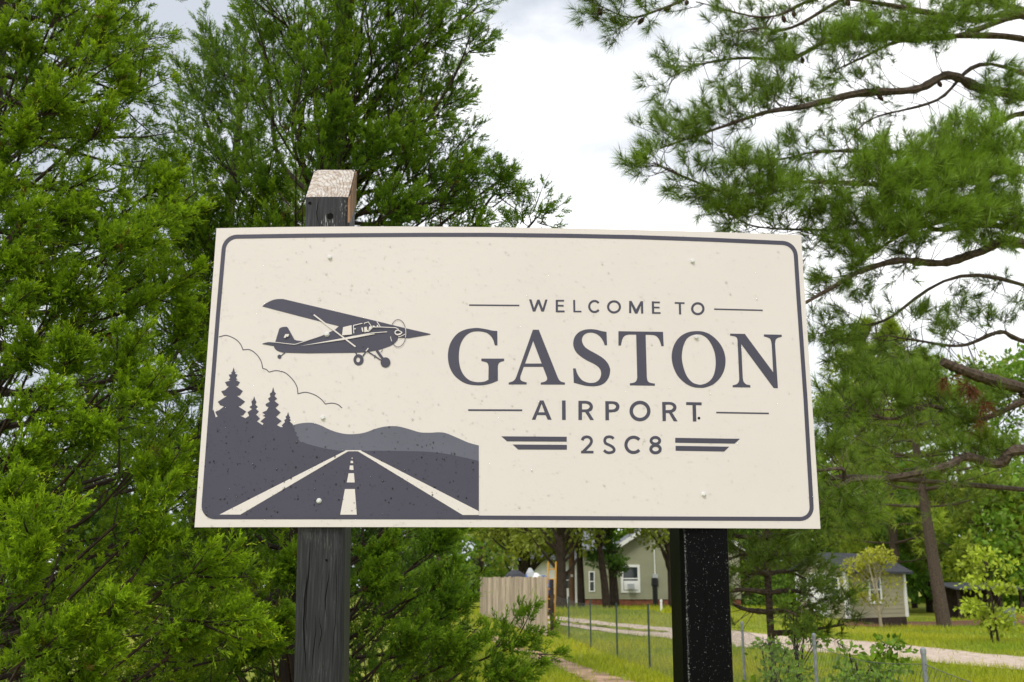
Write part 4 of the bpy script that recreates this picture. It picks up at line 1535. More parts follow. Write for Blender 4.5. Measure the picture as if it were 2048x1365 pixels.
class Pine:
    def __init__(self, name, label, base, seed, tuft=0.26, far=False, group=None, c0=(0.10, 0.15, 0.018), c1=(0.21, 0.35, 0.022)):
        self.base = np.array(base, float)
        self.t = thing(name, base, label, 'tree', group)
        self.r = np.random.default_rng(seed)
        self.wood, self.leaf, self.conem = MB(), MB(), MB()
        self.far = far
        self.tuft, self.tm = tuft, (NDL_F if far else NDL)
        self.c0, self.c1 = np.array(c0), np.array(c1)
        self.q, self.nodes = [], []
        self.ncone = 0

    def trunk(self, pts, r0, r1):
        pts = catmull(pts, 6)
        k = np.linspace(0, 1, len(pts))
        self.wood.tube(pts, r0 + (r1 - r0) * k, 12)
        self.trunk_pts = pts

    def tufts(self, p, d, n=1, size=1.0, bright=0.0):
        r = self.r
        pos = p[None] + r.normal(0, 0.012, (n, 3))
        dd = unit(d[None] + r.normal(0, 0.25, (n, 3)))
        self.q.append((pos, dd, self.tuft * size * (0.8 + 0.4 * r.random(n)), np.full(n, bright) + r.normal(0, 0.12, n)))

    def twig(self, p, q, r0=0.006, n=3, bright=0.0, size=1.0, curl=0.08):
        """a bent twig from p to q with tufts along its end"""
        r = self.r
        L = np.linalg.norm(q - p)
        m = 0.5 * (p + q) + r.normal(0, curl, 3) * L - np.array([0, 0, 0.08 * L])
        pts = catmull([p, m, q], 1 if self.far else 4)
        k = np.linspace(0, 1, len(pts))
        self.wood.tube(pts, r0 * (1 - 0.7 * k), 3 if self.far else 4, cap=False)
        tg = unit(pts[-1] - pts[-2])
        self.tufts(q, unit(tg + np.array([0, 0, 0.35])), 1, size, bright)
        for j in range(n - 1):
            t = 0.55 + 0.4 * r.random()
            pp = np.array([np.interp(t, k, pts[:, i]) for i in range(3)])
            side = unit(r.normal(size=3))
            e = pp + unit(tg + side * 0.9 + np.array([0, 0, 0.25])) * L * 0.16
            self.wood.tube([pp, e], [r0 * 0.5, r0 * 0.3], 3, cap=False)
            self.tufts(e, unit(tg + side * 0.8 + np.array([0, 0, 0.4])), 1, size * 0.9, bright)

    def limb(self, pts, r0, r1=0.006, twigs=12, tl=0.55, t0=0.1, n=3, bright=0.0, up=0.25, cones=0, wig=0.0):
        r = self.r
        pts = np.array(pts, float)
        if wig:
            pts[1:-1] += r.normal(0, wig, pts[1:-1].shape)
        pts = catmull(pts, 7)
        k = np.linspace(0, 1, len(pts))
        rad = (r0 + (r1 - r0) * k) * (1 + 0.12 * r.normal(size=len(k)))
        self.wood.tube(pts, rad, 7)
        tang = unit(np.gradient(pts, axis=0))
        self.nodes.append(pts)
        for j in range(twigs):
            t = t0 + (1 - t0) * (j + r.random()) / twigs
            p = np.array([np.interp(t, k, pts[:, i]) for i in range(3)])
            tg = np.array([np.interp(t, k, tang[:, i]) for i in range(3)])
            side = unit(r.normal(size=3) * np.array([0.8, 1, 0.9]))
            d = unit(tg * 0.9 + side * 0.8 + np.array([0, 0, up]))
            self.twig(p, p + d * tl * (0.5 + 0.8 * r.random()) * (1.15 - 0.5 * t), n=n, bright=bright)
        for j in range(cones):
            t = 0.3 + 0.7 * r.random()
            p = np.array([np.interp(t, k, pts[:, i]) for i in range(3)])
            self.cone(p - np.array([0, 0, 0.03]))

    def cone(self, p):
        h = 0.075 + 0.03 * self.r.random()
        k = np.linspace(0, 1, 8)
        d = unit(np.array([0, 0, -1.0]) + 0.35 * self.r.normal(size=3))
        rad = 0.024 * np.sin(math.pi * (0.12 + 0.82 * k)) * (1 + 0.22 * (np.arange(8) % 2))
        self.conem.tube(p[None] + d[None] * (h * k)[:, None], rad, 7)
        self.ncone += 1

    def cloud(self, cx, cy, rx, ry, Y, dY, n, bright=0.3, size=1.0, tw=3):
        """tufts that fill a patch, each carried by a twig from the nearest limb"""
        r = self.r
        nodes = np.vstack(self.nodes)
        for _ in range(n):
            a, s = r.random() * 6.28, math.sqrt(r.random())
            q = at(cx + rx * s * math.cos(a), cy + ry * s * math.sin(a), Y + dY * (r.random() - 0.5) * 2)
            p = nodes[np.argmin(np.linalg.norm(nodes - q, axis=1) + 0.1 * r.random(len(nodes)))]
            dist = np.linalg.norm(q - p)
            if dist > 0.75:
                p = q + unit(p - q) * 0.55
            self.twig(p, q, n=tw, bright=bright, size=size, curl=0.14, r0=0.005)

    def done(self, cones=True):
        pos = np.vstack([q[0] for q in self.q])
        d = np.vstack([q[1] for q in self.q])
        sz = np.concatenate([q[2] for q in self.q])
        br = np.clip(np.concatenate([q[3] for q in self.q]), -0.4, 1)
        r = self.r
        n = len(pos)
        roll = r.random(n) * 6.28
        which = r.integers(0, len(self.tm), n)
        k = (1 + br)[:, None]
        c0, c1 = self.c0[None] * k, self.c1[None] * k
        for i, (tv, tf, tp) in enumerate(self.tm):
            m = which == i
            stamp(self.leaf, tv, tf, tp, pos[m], d[m], sz[m], roll[m], c0[m], c1[m])
        self.wood.build('trunk', M['pine_bark'], self.t)
        o = self.leaf.build('crown', M['needle'], self.t)
        o['kind'] = 'stuff'
        if self.ncone:
            o = self.conem.build('pine_cones', M['cone'], self.t)
            o['kind'] = 'stuff'


# the big pine whose trunk stands just outside the right edge
pa = Pine('pine_tree', 'big pine with long bare armed limbs reaching in beside the lettered end', (7.6, 11.6, 0), 5, tuft=0.24)
pa.trunk([(7.6, 11.6, -0.2), (7.55, 11.6, 2.5), (7.4, 11.6, 5.5), (7.35, 11.55, 9.0), (7.3, 11.6, 13.0)], 0.24, 0.11)


def plimb(px, Y0, Y1, r0, r1, root_z=None, **kw):
    n = len(px)
    P = [at(x, y, Y0 + (Y1 - Y0) * i / (n - 1)) for i, (x, y) in enumerate(px)]
    z = P[0][2] - 0.25 if root_z is None else root_z
    tp = pa.trunk_pts
    i = int(np.argmin(abs(tp[:, 2] - z)))
    kw['twigs'] = int(kw['twigs'] * 1.6)
    kw['cones'] = kw.get('cones', 0) // 2
    pa.limb([tp[i]] + P, r0, r1, wig=0.055, **kw)


# limbs run from the trunk (right) to their tips (left)
plimb([(2048, 195), (1964, 174), (1900, 161), (1816, 167), (1731, 182), (1625, 203), (1540, 220), (1434, 250), (1320, 297)], 11.3, 9.6, 0.075, 0.010, twigs=34, tl=0.55, t0=0.42, cones=5)
plimb([(1990, 130), (1867, 178), (1765, 237), (1693, 288)], 11.2, 10.4, 0.03, 0.005, twigs=8, tl=0.4, t0=0.5, n=2)
plimb([(2048, 38), (1922, 42), (1786, 21), (1646, 4), (1540, 21), (1392, 4)], 11.0, 10.0, 0.05, 0.006, twigs=24, tl=0.5, t0=0.42, cones=8)
plimb([(1800, -30), (1604, 42), (1520, 63), (1434, 72)], 10.8, 10.0, 0.03, 0.004, twigs=8, tl=0.35, t0=0.55, n=2, cones=3)
plimb([(1700, -60), (1450, -40), (1330, 20), (1260, 42), (1195, 10)], 10.6, 9.8, 0.03, 0.005, twigs=18, tl=0.4, t0=0.6, n=3, cones=12)
plimb([(2048, 60), (1800, 72), (1680, 85), (1587, 114), (1489, 140), (1417, 140), (1337, 157)], 11.2, 10.0, 0.045, 0.005, twigs=26, tl=0.5, t0=0.4, cones=3)
plimb([(2048, 40), (1922, 64), (1816, 72), (1718, 106), (1655, 148)], 11.4, 10.6, 0.05, 0.006, twigs=14, tl=0.5, t0=0.4)
plimb([(2048, 330), (1930, 362), (1816, 369), (1731, 373), (1604, 377), (1477, 373), (1362, 373), (1307, 326)], 11.0, 9.4, 0.05, 0.006, twigs=40, tl=0.55, t0=0.38, bright=0.25)
plimb([(2048, 470), (1888, 459), (1829, 467), (1756, 497), (1712, 532)], 10.8, 10.0, 0.04, 0.010, twigs=16, tl=0.5, t0=0.42, bright=0.1)
plimb([(2048, 494), (1946, 497), (1888, 508), (1814, 526), (1727, 544), (1683, 564), (1612, 596), (1540, 640)], 10.6, 9.6, 0.06, 0.012, twigs=22, tl=0.45, t0=0.4, up=0.05, cones=2)
plimb([(2048, 674), (1990, 675), (1932, 670), (1844, 670), (1768, 670)], 10.8, 10.2, 0.035, 0.006, twigs=12, tl=0.45, t0=0.45, n=2)
plimb([(2070, 815), (2048, 815), (1935, 831), (1854, 825), (1786, 830), (1699, 819)], 10.6, 9.8, 0.05, 0.008, twigs=16, tl=0.55, t0=0.35, up=-0.15, n=2)
plimb([(2048, 909), (1999, 918), (1935, 935), (1886, 935), (1773, 951), (1696, 964), (1641, 986), (1600, 1010)], 10.2, 9.4, 0.06, 0.016, twigs=20, tl=0.5, t0=0.32, up=-0.2, n=2)
plimb([(1720, 955), (1696, 962), (1670, 938), (1638, 935), (1600, 925)], 9.7, 9.4, 0.03, 0.008, twigs=4, tl=0.3, t0=0.6, n=2)
plimb([(1950, 560), (1760, 620), (1690, 640), (1640, 668)], 10.6, 10.0, 0.025, 0.004, twigs=12, tl=0.45, t0=0.5, up=-0.1)
plimb([(2048, 230), (1900, 300), (1780, 310), (1660, 300), (1560, 320), (1480, 330)], 11.4, 10.2, 0.04, 0.005, twigs=26, tl=0.5, t0=0.4, bright=0.2)
plimb([(1980, 440), (1800, 450), (1650, 440), (1520, 440), (1450, 420)], 11.0, 9.8, 0.03, 0.004, twigs=22, tl=0.45, t0=0.4, bright=0.15)
# bright bunches of new needles
for cx, cy, rx, ry, Y, n, b in ((1950, 300, 110, 70, 10.6, 60, 0.55), (1900, 380, 150, 60, 10.3, 60, 0.5), (1800, 330, 90, 50, 10.4, 30, 0.45), (2000, 180, 60, 60, 10.9, 14, 0.3), (1700, 70, 70, 30, 10.7, 20, 0.5),
                                (1830, 50, 100, 40, 10.8, 26, 0.4), (1600, 400, 120, 40, 10.0, 30, 0.3), (1480, 400, 90, 40, 9.8, 26, 0.2), (1480, 330, 70, 40, 9.7, 16, 0.2), (1540, 110, 50, 40, 10.2, 16, 0.15),
                                (1500, 190, 60, 30, 10.0, 12, 0.1), (1370, 240, 60, 40, 9.7, 18, 0.1), (1700, 450, 90, 60, 10.2, 26, 0.15), (1860, 450, 120, 40, 10.3, 30, 0.4), (1990, 450, 60, 50, 10.5, 20, 0.4),
                                (1700, 780, 60, 60, 10.0, 22, 0.2), (1800, 770, 80, 50, 10.2, 26, 0.2), (1930, 780, 80, 50, 10.4, 24, 0.15), (1990, 600, 60, 50, 10.8, 12, 0.0), (1680, 690, 40, 40, 9.9, 12, 0.0),
                                (1960, 880, 90, 40, 10.2, 18, 0.15), (1700, 1010, 60, 40, 9.6, 14, 0.1), (1660, 860, 40, 60, 9.8, 16, 0.05), (1900, 620, 80, 40, 10.4, 12, 0.0), (1960, 20, 80, 30, 10.6, 16, 0.3)):
    pa.cloud(cx, cy, rx, ry, Y, 0.45, int(n * (2.6 if cy < 480 and cx > 1600 else 1.3)), b)
pa.done()
# the broken stub in the foreground of that pine, with dead needles caught on it
st = MB()
tp = pa.trunk_pts
P = [at(2080, 790, 10.2), at(2048, 778, 10.1), at(1990, 763, 10.0), at(1946, 749, 9.9), at(1910, 735, 9.85), at(1885, 724, 9.8)]
i0 = int(np.argmin(abs(tp[:, 2] - (P[0][2] - 0.2))))
pts = catmull([tp[i0]] + P, 7)
st.tube(pts, np.linspace(0.075, 0.045, len(pts)) * (1 + 0.10 * rng.normal(size=len(pts))), 9)
o = st.build('broken_limb', M['pine_bark'], pa.t)
o['label'] = 'thick broken off limb stub with rough bark'
dm = MB()
dn = np.random.default_rng(3)
for x, y in ((1893, 752), (1935, 770), (1950, 775), (1965, 800), (1960, 840)):
    p = at(x, y, 9.85)
    n = 3
    stamp(dm, NDL[0][0], NDL[0][1], NDL[0][2], p[None] + dn.normal(0, 0.02, (n, 3)), np.array([[0, 0, -1.0]] * n) + dn.normal(0, 0.25, (n, 3)), np.full(n, 0.24), dn.random(n) * 6, np.tile([[0.16, 0.055, 0.018]], (n, 1)), np.tile([[0.20, 0.075, 0.025]], (n, 1)))
o = dm.build('dead_needles', M['needle'], pa.t)
o['kind'] = 'stuff'
o['label'] = 'rusty dead needles hanging under the broken limb'


def far_pine(name, label, px, Y, H, r, seed, crown0, R, n, group=None, lean=0.0, tuft=0.55, c1=(0.26, 0.38, 0.03), c0=(0.12, 0.18, 0.02)):
    b = on_ground(px, Y)
    p = Pine(name, label, b, seed, tuft=tuft, far=True, group=group, c1=c1, c0=c0)
    p.trunk([b + (0, 0, -0.3), b + (lean * 0.35 * H, 0, 0.35 * H), b + (lean * 0.6 * H, 0, 0.7 * H), b + (lean * 0.7 * H, 0, H)], r, 0.04)
    tp = p.trunk_pts
    rr = p.r
    for i in range(n):
        t = crown0 + (1 - crown0) * (i + rr.random()) / n
        k = int(t * (len(tp) - 1))
        az = i * 2.4 + rr.normal(0, 0.4)
        L = R * (1.0 - ((t - crown0) / (1 - crown0)) ** 1.6 * 0.8) * (0.6 + 0.5 * rr.random())
        s = tp[k]
        h = np.array([math.cos(az), math.sin(az), 0])
        pts = [s, s + h * L * 0.5 + np.array([0, 0, 0.05 * L]), s + h * L + np.array([0, 0, rr.uniform(-0.12, 0.25) * L])]
        p.limb(pts, 0.03 + 0.012 * L, 0.012, twigs=12, tl=0.32 * L + 0.3, t0=0.25, n=4, bright=rr.normal(0.1, 0.2), up=0.2)
    p.done()
    return p


far_pine('pine_tree', 'tall leaning pine with reddish trunk rising from the mulch beside the tan shed', 1890, 42.0, 11.5, 0.29, 41, 0.42, 3.9, 38, lean=-0.075)
far_pine('pine_tree', 'young soft pine growing at the wire fence right beside the black post', 1552, 13.0, 3.7, 0.045, 42, 0.32, 0.85, 40, tuft=0.22, c1=(0.16, 0.25, 0.03))
far_pine('pine_tree', 'full yellow green pine behind the sign corner and the broken limb', 1800, 61.0, 17.5, 0.3, 43, 0.2, 4.4, 60, tuft=0.9, c1=(0.34, 0.43, 0.03), c0=(0.15, 0.21, 0.02))
far_pine('pine_tree', 'distant pine top showing through the upswept cedar branches', 880, 19.0, 7.6, 0.13, 44, 0.42, 1.9, 34, tuft=0.34, c1=(0.19, 0.26, 0.03))
far_pine('pine_tree', 'hazy pine between the two cedars behind the raw post top', 600, 21.0, 10.6, 0.17, 45, 0.30, 1.9, 40, tuft=0.42, c1=(0.22, 0.28, 0.03))

# ------------------------------------------------------------------ broadleaf trees
LEAF_V = np.array([[0, 0, 0], [-0.28, 0.05, 0.5], [0, -0.03, 1.0], [0.28, 0.05, 0.5]])
LEAF_F = np.array([[0, 1, 2], [0, 2, 3]])
LEAF_T = np.array([0, 0.6, 1.0, 0.6])


def broadleaf(name, label, base, H, R, seed, n=2600, leaf=0.26, c=(0.060, 0.115, 0.018), crown0=0.25, r0=0.16, group=None, bark='far_bark', clumps=26, lean=(0, 0), stems=1, squash=1.0):
    base = np.array(base, float)
    t = thing(name, base, label, 'tree', group)
    r = np.random.default_rng(seed)
    wood, lf = MB(), MB()
    c = np.array(c)
    for s in range(stems):
        k = np.linspace(0, 1, 7)
        off = r.normal(0, 0.05 * R, 2) * (stems > 1)
        ax = base + np.stack([off[0] + (lean[0] + 0.06 * r.normal()) * H * k ** 1.4, off[1] + (lean[1] + 0.06 * r.normal()) * H * k ** 1.4, H * 0.86 * k - 0.1], 1)
        wood.tube(ax, r0 * (1 - 0.85 * k) + 0.008, 8)
    cent = []
    for i in range(clumps):
        u = crown0 + (1 - crown0) * r.random()
        w_ = math.sin(math.pi * np.clip((u - crown0) / (1 - crown0) * 0.86 + 0.10, 0, 1)) ** 0.7
        a = r.random() * 6.28
        q = R * w_ * (0.35 + 0.6 * math.sqrt(r.random()))
        p = base + np.array([q * math.cos(a) + lean[0] * H * u ** 1.4, q * math.sin(a) * squash, H * (u * 0.96)])
        cent.append(p)
        s = np.array([np.interp(max(0.1, u - 0.18), k, ax[:, i_]) for i_ in range(3)])
        wood.tube(catmull([s, 0.5 * (s + p) + r.normal(0, 0.06 * R, 3), p], 4), np.linspace(r0 * 0.32, 0.008, 9), 5, cap=False)
    per = n // clumps
    for p in cent:
        rad = R * (0.26 + 0.16 * r.random())
        d = unit(r.normal(size=(per, 3)))
        pos = p + d * (rad * r.random((per, 1)) ** 0.45) * np.array([1.15, 1.15, 0.72])
        dd = unit(d * 0.7 + r.normal(0, 0.6, (per, 3)) + np.array([0, 0, -0.15]))
        hue = (1 + r.normal(0, 0.16)) * (1 + r.normal(0, 0.14, (per, 1)))
        cc_ = c[None] * hue
        stamp(lf, LEAF_V, LEAF_F, LEAF_T, pos, dd, leaf * (0.7 + 0.6 * r.random(per)), r.random(per) * 6.28, cc_ * 0.9, cc_ * 1.15)
    wood.build('trunk', M[bark], t)
    o = lf.build('crown', M['leaf'], t)
    o['kind'] = 'stuff'
    return t


# trees round the house
broadleaf('yard_tree', 'leaning dark trunked tree right behind the end of the board fence', on_ground(1122, 47), 8.5, 2.6, 61, 3600, 0.24, (0.18, 0.215, 0.025), 0.36, 0.30, lean=(-0.06, 0))
broadleaf('yard_tree', 'dark slim yard tree between the utility pole and the house', on_ground(1163, 50), 8.8, 2.2, 62, 2600, 0.24, (0.15, 0.20, 0.025), 0.45, 0.20)
broadleaf('yard_tree', 'straight trunked tree standing before the left part of the house wall', on_ground(1214, 48), 9.0, 2.4, 63, 2600, 0.24, (0.10, 0.175, 0.02), 0.46, 0.20, lean=(-0.03, 0))
broadleaf('yard_tree', 'thicker trunked tree with a low leafy bough before the house wall', on_ground(1230, 49.5), 9.0, 2.4, 64, 2600, 0.24, (0.085, 0.16, 0.018), 0.44, 0.24, lean=(0.02, 0))
broadleaf('yard_shrub', 'low leafy bough growth on the trunks before the house wall', on_ground(1222, 48.8), 3.3, 0.95, 65, 1500, 0.16, (0.08, 0.165, 0.018), 0.55, 0.05, clumps=16)
broadleaf('yard_tree', 'yellow green tree hanging its leaves over the house gable', on_ground(1345, 50), 8.0, 2.5, 66, 3000, 0.22, (0.22, 0.26, 0.03), 0.40, 0.20)
broadleaf('yard_tree', 'bushy yellow green tree spreading above the board fence', on_ground(1055, 52), 7.5, 2.8, 67, 4200, 0.24, (0.21, 0.245, 0.025), 0.30, 0.24)
# the wood behind
ci = [(0.15, 0.27, 0.02), (0.20, 0.31, 0.024), (0.10, 0.21, 0.02), (0.26, 0.33, 0.028)]
cn = ['mid green', 'light green', 'deep green', 'yellow green']
wood_spots = [(960, 74, 12, 4.5, 'beyond the far end of the board fence'), (1040, 66, 12, 4.6, 'behind the loaded trailer and board fence'), (1120, 85, 13, 5, 'behind the white cottage'),
              (1210, 88, 13, 5, 'behind the left wing of the house'), (1300, 84, 14, 5, 'behind the house gable'), (1400, 82, 13, 5, 'behind the house, beside the black post'),
              (1470, 74, 11, 4.2, 'between the house and the young fence pine'), (1530, 70, 11, 4.2, 'straight behind the young fence pine'), (1590, 80, 12, 4.6, 'behind the blue barrel and the hens'),
              (1640, 73, 10.5, 4.2, 'behind the door end of the tan shed'), (1700, 84, 14, 4.8, 'rising over the ridge of the tan shed'), (1760, 76, 18.5, 5, 'tall over the far end of the shed roof'),
              (1830, 80, 20.5, 5.4, 'tallest of the wood, behind the broken limb'), (1900, 76, 18.5, 5.2, 'tall behind the leaning reddish pine'), (1965, 70, 17, 5, 'tall behind the lean-to shelter'),
              (2040, 72, 18, 5, 'tall behind the grey ribbed bin'), (2120, 66, 17, 5, 'at the end of the wood past the shelter'), (2200, 70, 17, 5, 'last of the wood, past the shelter'),
              (1860, 66, 9, 3.6, 'lower, between tan shed and leaning pine'), (1990, 60, 8, 3.4, 'lower, close over the shelter roof'), (2080, 58, 8, 3.2, 'lower, just past the shelter end')]
for i, (px, Y, H, R, where) in enumerate(wood_spots):
    broadleaf('leafy_tree', cn[i % 4] + ' leafy tree ' + where, on_ground(px, Y), H, R, 100 + i, 3400, 0.40, ci[i % 4], 0.08, 0.22, group='trees of the wood behind the yards')

# the far wood as one mass
def far_wood():
    r = np.random.default_rng(77)
    m = MB()
    n = 26000
    x = r.uniform(-70, 130, n)
    y = r.uniform(92, 112, n)
    top = 9 + 3.0 * np.sin(x * 0.23) + 2.0 * np.sin(x * 0.61 + 1) + 1.2 * np.sin(x * 1.7)
    z = r.random(n) ** 0.8 * top
    pos = np.stack([x, y, z + 0.2], 1)
    cc_ = np.array([[0.09, 0.17, 0.018]]) * (1 + 0.3 * np.sin(x * 0.5)[:, None] * np.array([[1, 0.6, 0.4]])) * (1 + r.normal(0, 0.15, (n, 1)))
    stamp(m, LEAF_V, LEAF_F, LEAF_T, pos, unit(r.normal(size=(n, 3))), r.uniform(0.8, 1.5, n), r.random(n) * 6.28, cc_ * 0.9, cc_ * 1.1)
    o = m.build('far_wood', M['leaf'])
    tag(o, 'continuous dark green wood closing the view behind the yards', 'wood', kind='stuff')


far_wood()

# saplings and bushes
broadleaf('sapling', 'small yellow green sapling with pale stems before the tan shed', on_ground(1757, 38.5), 2.85, 1.05, 201, 2000, 0.12, (0.34, 0.35, 0.03), 0.32, 0.05, bark='pale_bark', clumps=22, stems=2)
broadleaf('sapling', 'bright yellow green broad leaved sapling at the lean-to shelter', on_ground(1990, 31), 2.8, 0.95, 202, 1200, 0.15, (0.34, 0.42, 0.03), 0.15, 0.03, clumps=20, stems=2)
broadleaf('bush', 'leafy vine bush climbing the wire fence below the tan shed', on_ground(1765, 9.6), 1.22, 0.42, 203, 900, 0.07, (0.17, 0.29, 0.02), 0.1, 0.012, clumps=22, stems=4)
broadleaf('bush', 'small leafy bush at the foot of the young pine', on_ground(1560, 11.2), 1.05, 0.5, 204, 800, 0.07, (0.18, 0.30, 0.02), 0.1, 0.012, clumps=20, stems=4)
broadleaf('bush', 'sparse leafy shoots beside the young pine trunk', on_ground(1600, 12.6), 1.55, 0.36, 205, 420, 0.07, (0.19, 0.31, 0.022), 0.4, 0.012, clumps=14, stems=3)
broadleaf('bush', 'low green bush in the grass at the left corner of the tan shed', on_ground(1580, 56), 2.2, 1.6, 206, 1200, 0.2, (0.12, 0.21, 0.02), 0.1, 0.03, clumps=16)
broadleaf('bush', 'wide dark undergrowth bush behind the young pine', on_ground(1500, 58), 3.4, 2.4, 207, 1800, 0.26, (0.09, 0.17, 0.018), 0.05, 0.05, clumps=20)


# ------------------------------------------------------------------ grass
def grass():
    r = np.random.default_rng(9)
    V = np.array([[-0.06, 0, 0], [0.06, 0, 0], [0.0, 0.25, 1.0]])
    F = np.array([[0, 1, 2]])
    Tp = np.array([0.0, 0.0, 1.0])
    m = MB()
    n = 92000
    y = 15.5 * (52 / 15.5) ** r.random(n)
    px = r.uniform(900, 2120, n)
    x = (px - 1024) / FPX * y * 0.98
    keep = np.ones(n, bool)
    # leave the tracks bare
    zz = gz(x, y)
    dep = y * CP + (zz - 1.6) * SP
    v = ((zz - 1.6) * CP - y * SP) / dep
    u = 1024 + x / dep * FPX
    py = 682.5 - v * FPX
    up = np.interp(u, [1085, 1140, 1200, 1340, 1480, 1650, 1800, 2048], [1232, 1237, 1244, 1257, 1264, 1278, 1291, 1316])
    lo = np.interp(u, [1085, 1140, 1200, 1340, 1480, 1650, 1800, 2048], [1246, 1254, 1264, 1278, 1296, 1308, 1320, 1342])
    edge = 1.6 * np.sin(x * 2.1 + y) + 1.2 * np.sin(y * 2.7 - x)
    keep &= ~((py > up - 1 + edge) & (py < lo + 1 + edge) & (u > 1085) & (r.random(n) > 0.04))
    up = np.interp(u, [960, 1000, 1060, 1120, 1190, 1290, 1400], [1262, 1278, 1300, 1318, 1342, 1375, 1410])
    lo = np.interp(u, [950, 985, 1042, 1100, 1160, 1240, 1320], [1266, 1284, 1309, 1330, 1358, 1398, 1440])
    edge = 5 * np.sin(x * 5.1) + 4 * np.sin(y * 3.7 + x * 2)
    keep &= ~((py > up + edge) & (py < lo + 2 + edge) & (u < 1400) & (r.random(n) > 0.10))
    keep &= ~((u > 1690) & (py < 1255) & (py > 1243))
    x, y, zz = x[keep], y[keep], zz[keep]
    n = len(x)
    d = unit(np.array([[0, 0, 1.0]]) + r.normal(0, 0.4, (n, 3)))
    pat = 0.5 + 0.5 * np.sin(x * 0.9 + 1.3 * np.sin(y * 0.35)) * np.sin(y * 0.5)
    c = np.array([[0.21, 0.30, 0.016]]) * (1 - pat[:, None]) + np.array([[0.42, 0.41, 0.016]]) * pat[:, None]
    c = c * (1 + r.normal(0, 0.18, (n, 1)))
    stamp(m, V, F, Tp, np.stack([x, y, zz - 0.005], 1), d, r.uniform(0.06, 0.13, n) * (1 + y / 60), r.random(n) * 6.28, c * 0.9, c * 1.2)
    tag(m.build('grass', M['grass']), 'short yellow green lawn grass around the gravel driveway', 'grass', kind='stuff')


grass()


# ------------------------------------------------------------------ fences
def wire_fence():
    spots = [(1104, 34.5), (1138, 32.0), (1182, 28.0), (1235, 24.5), (1300, 20.8), (1372, 17.0), (1430, 14.2), (1496, 11.6), (1649, 8.6), (1889, 6.05), (2330, 3.9)]
    P = [on_ground(px, Y) for px, Y in spots]
    t = thing('chain_link_fence', P[0], 'low chain link fence on thin steel posts along the gravel driveway', 'fence')
    for i, p in enumerate(P):
        m = MB()
        hgt = 1.25
        if i < 5:       # green T-section posts far off, round galvanised ones near
            m.box((-0.02, -0.004, -0.2), (0.02, 0.004, hgt), None, 0.3, p)
            m.box((-0.004, 0.003, -0.2), (0.004, 0.035, hgt - 0.003), None, 0.3, p)
            m.build('post', M['green_steel'], t)
        else:
            m.tube([p + (0, 0, -0.2), p + (0, 0, hgt - 0.03)], 0.014, 12)
            m.tube([p + (0, 0, hgt - 0.035), p + (0, 0, hgt - 0.01), p + (0, 0, hgt)], [0.017, 0.017, 0.008], 12)
            m.build('post', M['galv'], t)
    # diamond mesh
    m = MB()
    top = 1.16
    pitch = 0.075
    for a, b in zip(P[:-1], P[1:]):
        L = np.linalg.norm((b - a)[:2])
        h = (b - a)[:2] / L
        n = int((L + top) / pitch)
        side = np.array([h[1], -h[0], 0])
        for k in range(n):
            for sgn in (1, -1):
                s0 = k * pitch - top
                z0, s1, z1 = 0.03, s0 + top, top
                # clip to this bay
                if s0 < 0:
                    z0 += -s0
                    s0 = 0
                if s1 > L:
                    z1 -= s1 - L
                    s1 = L
                if s1 - s0 < 0.01:
                    continue
                q0, q1 = (s0, s1) if sgn > 0 else (L - s0, L - s1)
                w0 = 0.0011
                sag = lambda q, z: z - 0.05 * math.sin(math.pi * q / L) * z / top
                p0 = np.array([a[0] + h[0] * q0, a[1] + h[1] * q0, a[2] + (b[2] - a[2]) * q0 / L + sag(q0, z0)]) + side * 0.004 * sgn
                p1 = np.array([a[0] + h[0] * q1, a[1] + h[1] * q1, a[2] + (b[2] - a[2]) * q1 / L + sag(q1, z1)]) + side * 0.004 * sgn
                m.tube([p0, p1], w0, 3, cap=False)
        qs = np.linspace(0, L, 9)
        m.tube([(a[0] + h[0] * q, a[1] + h[1] * q, a[2] + (b[2] - a[2]) * q / L + top - 0.05 * math.sin(math.pi * q / L)) for q in qs], 0.002, 4, cap=False)
    o = m.build('chain_mesh', M['wire'], t)
    o['kind'] = 'stuff'


wire_fence()


def board_fence():
    a, b = on_ground(1094, 32.6), on_ground(958, 37.6)
    t = thing('board_fence', a, 'weathered grey brown board fence behind the cedar branch', 'fence')
    v = b - a
    L = np.linalg.norm(v[:2])
    h = v[:2] / L
    ang = math.atan2(h[1], h[0])
    wd = 0.150
    n = int(L / wd)
    r = np.random.default_rng(4)
    top_z = a[2] + 1.80
    for i in range(n):
        s = i * wd
        p = a + np.array([h[0] * s, h[1] * s, 0])
        z0 = float(gz(p[0], p[1])) + 0.03
        m = MB()
        tw = r.normal(0, 0.06)
        m.box((0.0, -0.009 + r.normal(0, 0.004), z0), (wd - 0.008 - 0.004 * r.random(), 0.009, top_z + r.normal(0, 0.015) + 0.02 * s / L), None, ang + tw, (p[0], p[1], 0))
        m.build('board', M['picket'], t)
    for z in (0.75, 1.5):
        m = MB()
        m.box((0, -0.06, z), (L, -0.021, z + 0.09), None, ang, (a[0], a[1], a[2]))
        m.build('rail', M['picket'], t)
    m = MB()
    m.tube([a + (0.16, -0.05, -0.2), a + (0.16, -0.05, 1.72)], 0.06, 10)
    o = m.build('end_post', M['far_bark'], t)
    o['label'] = 'dark round end post of the board fence'


board_fence()


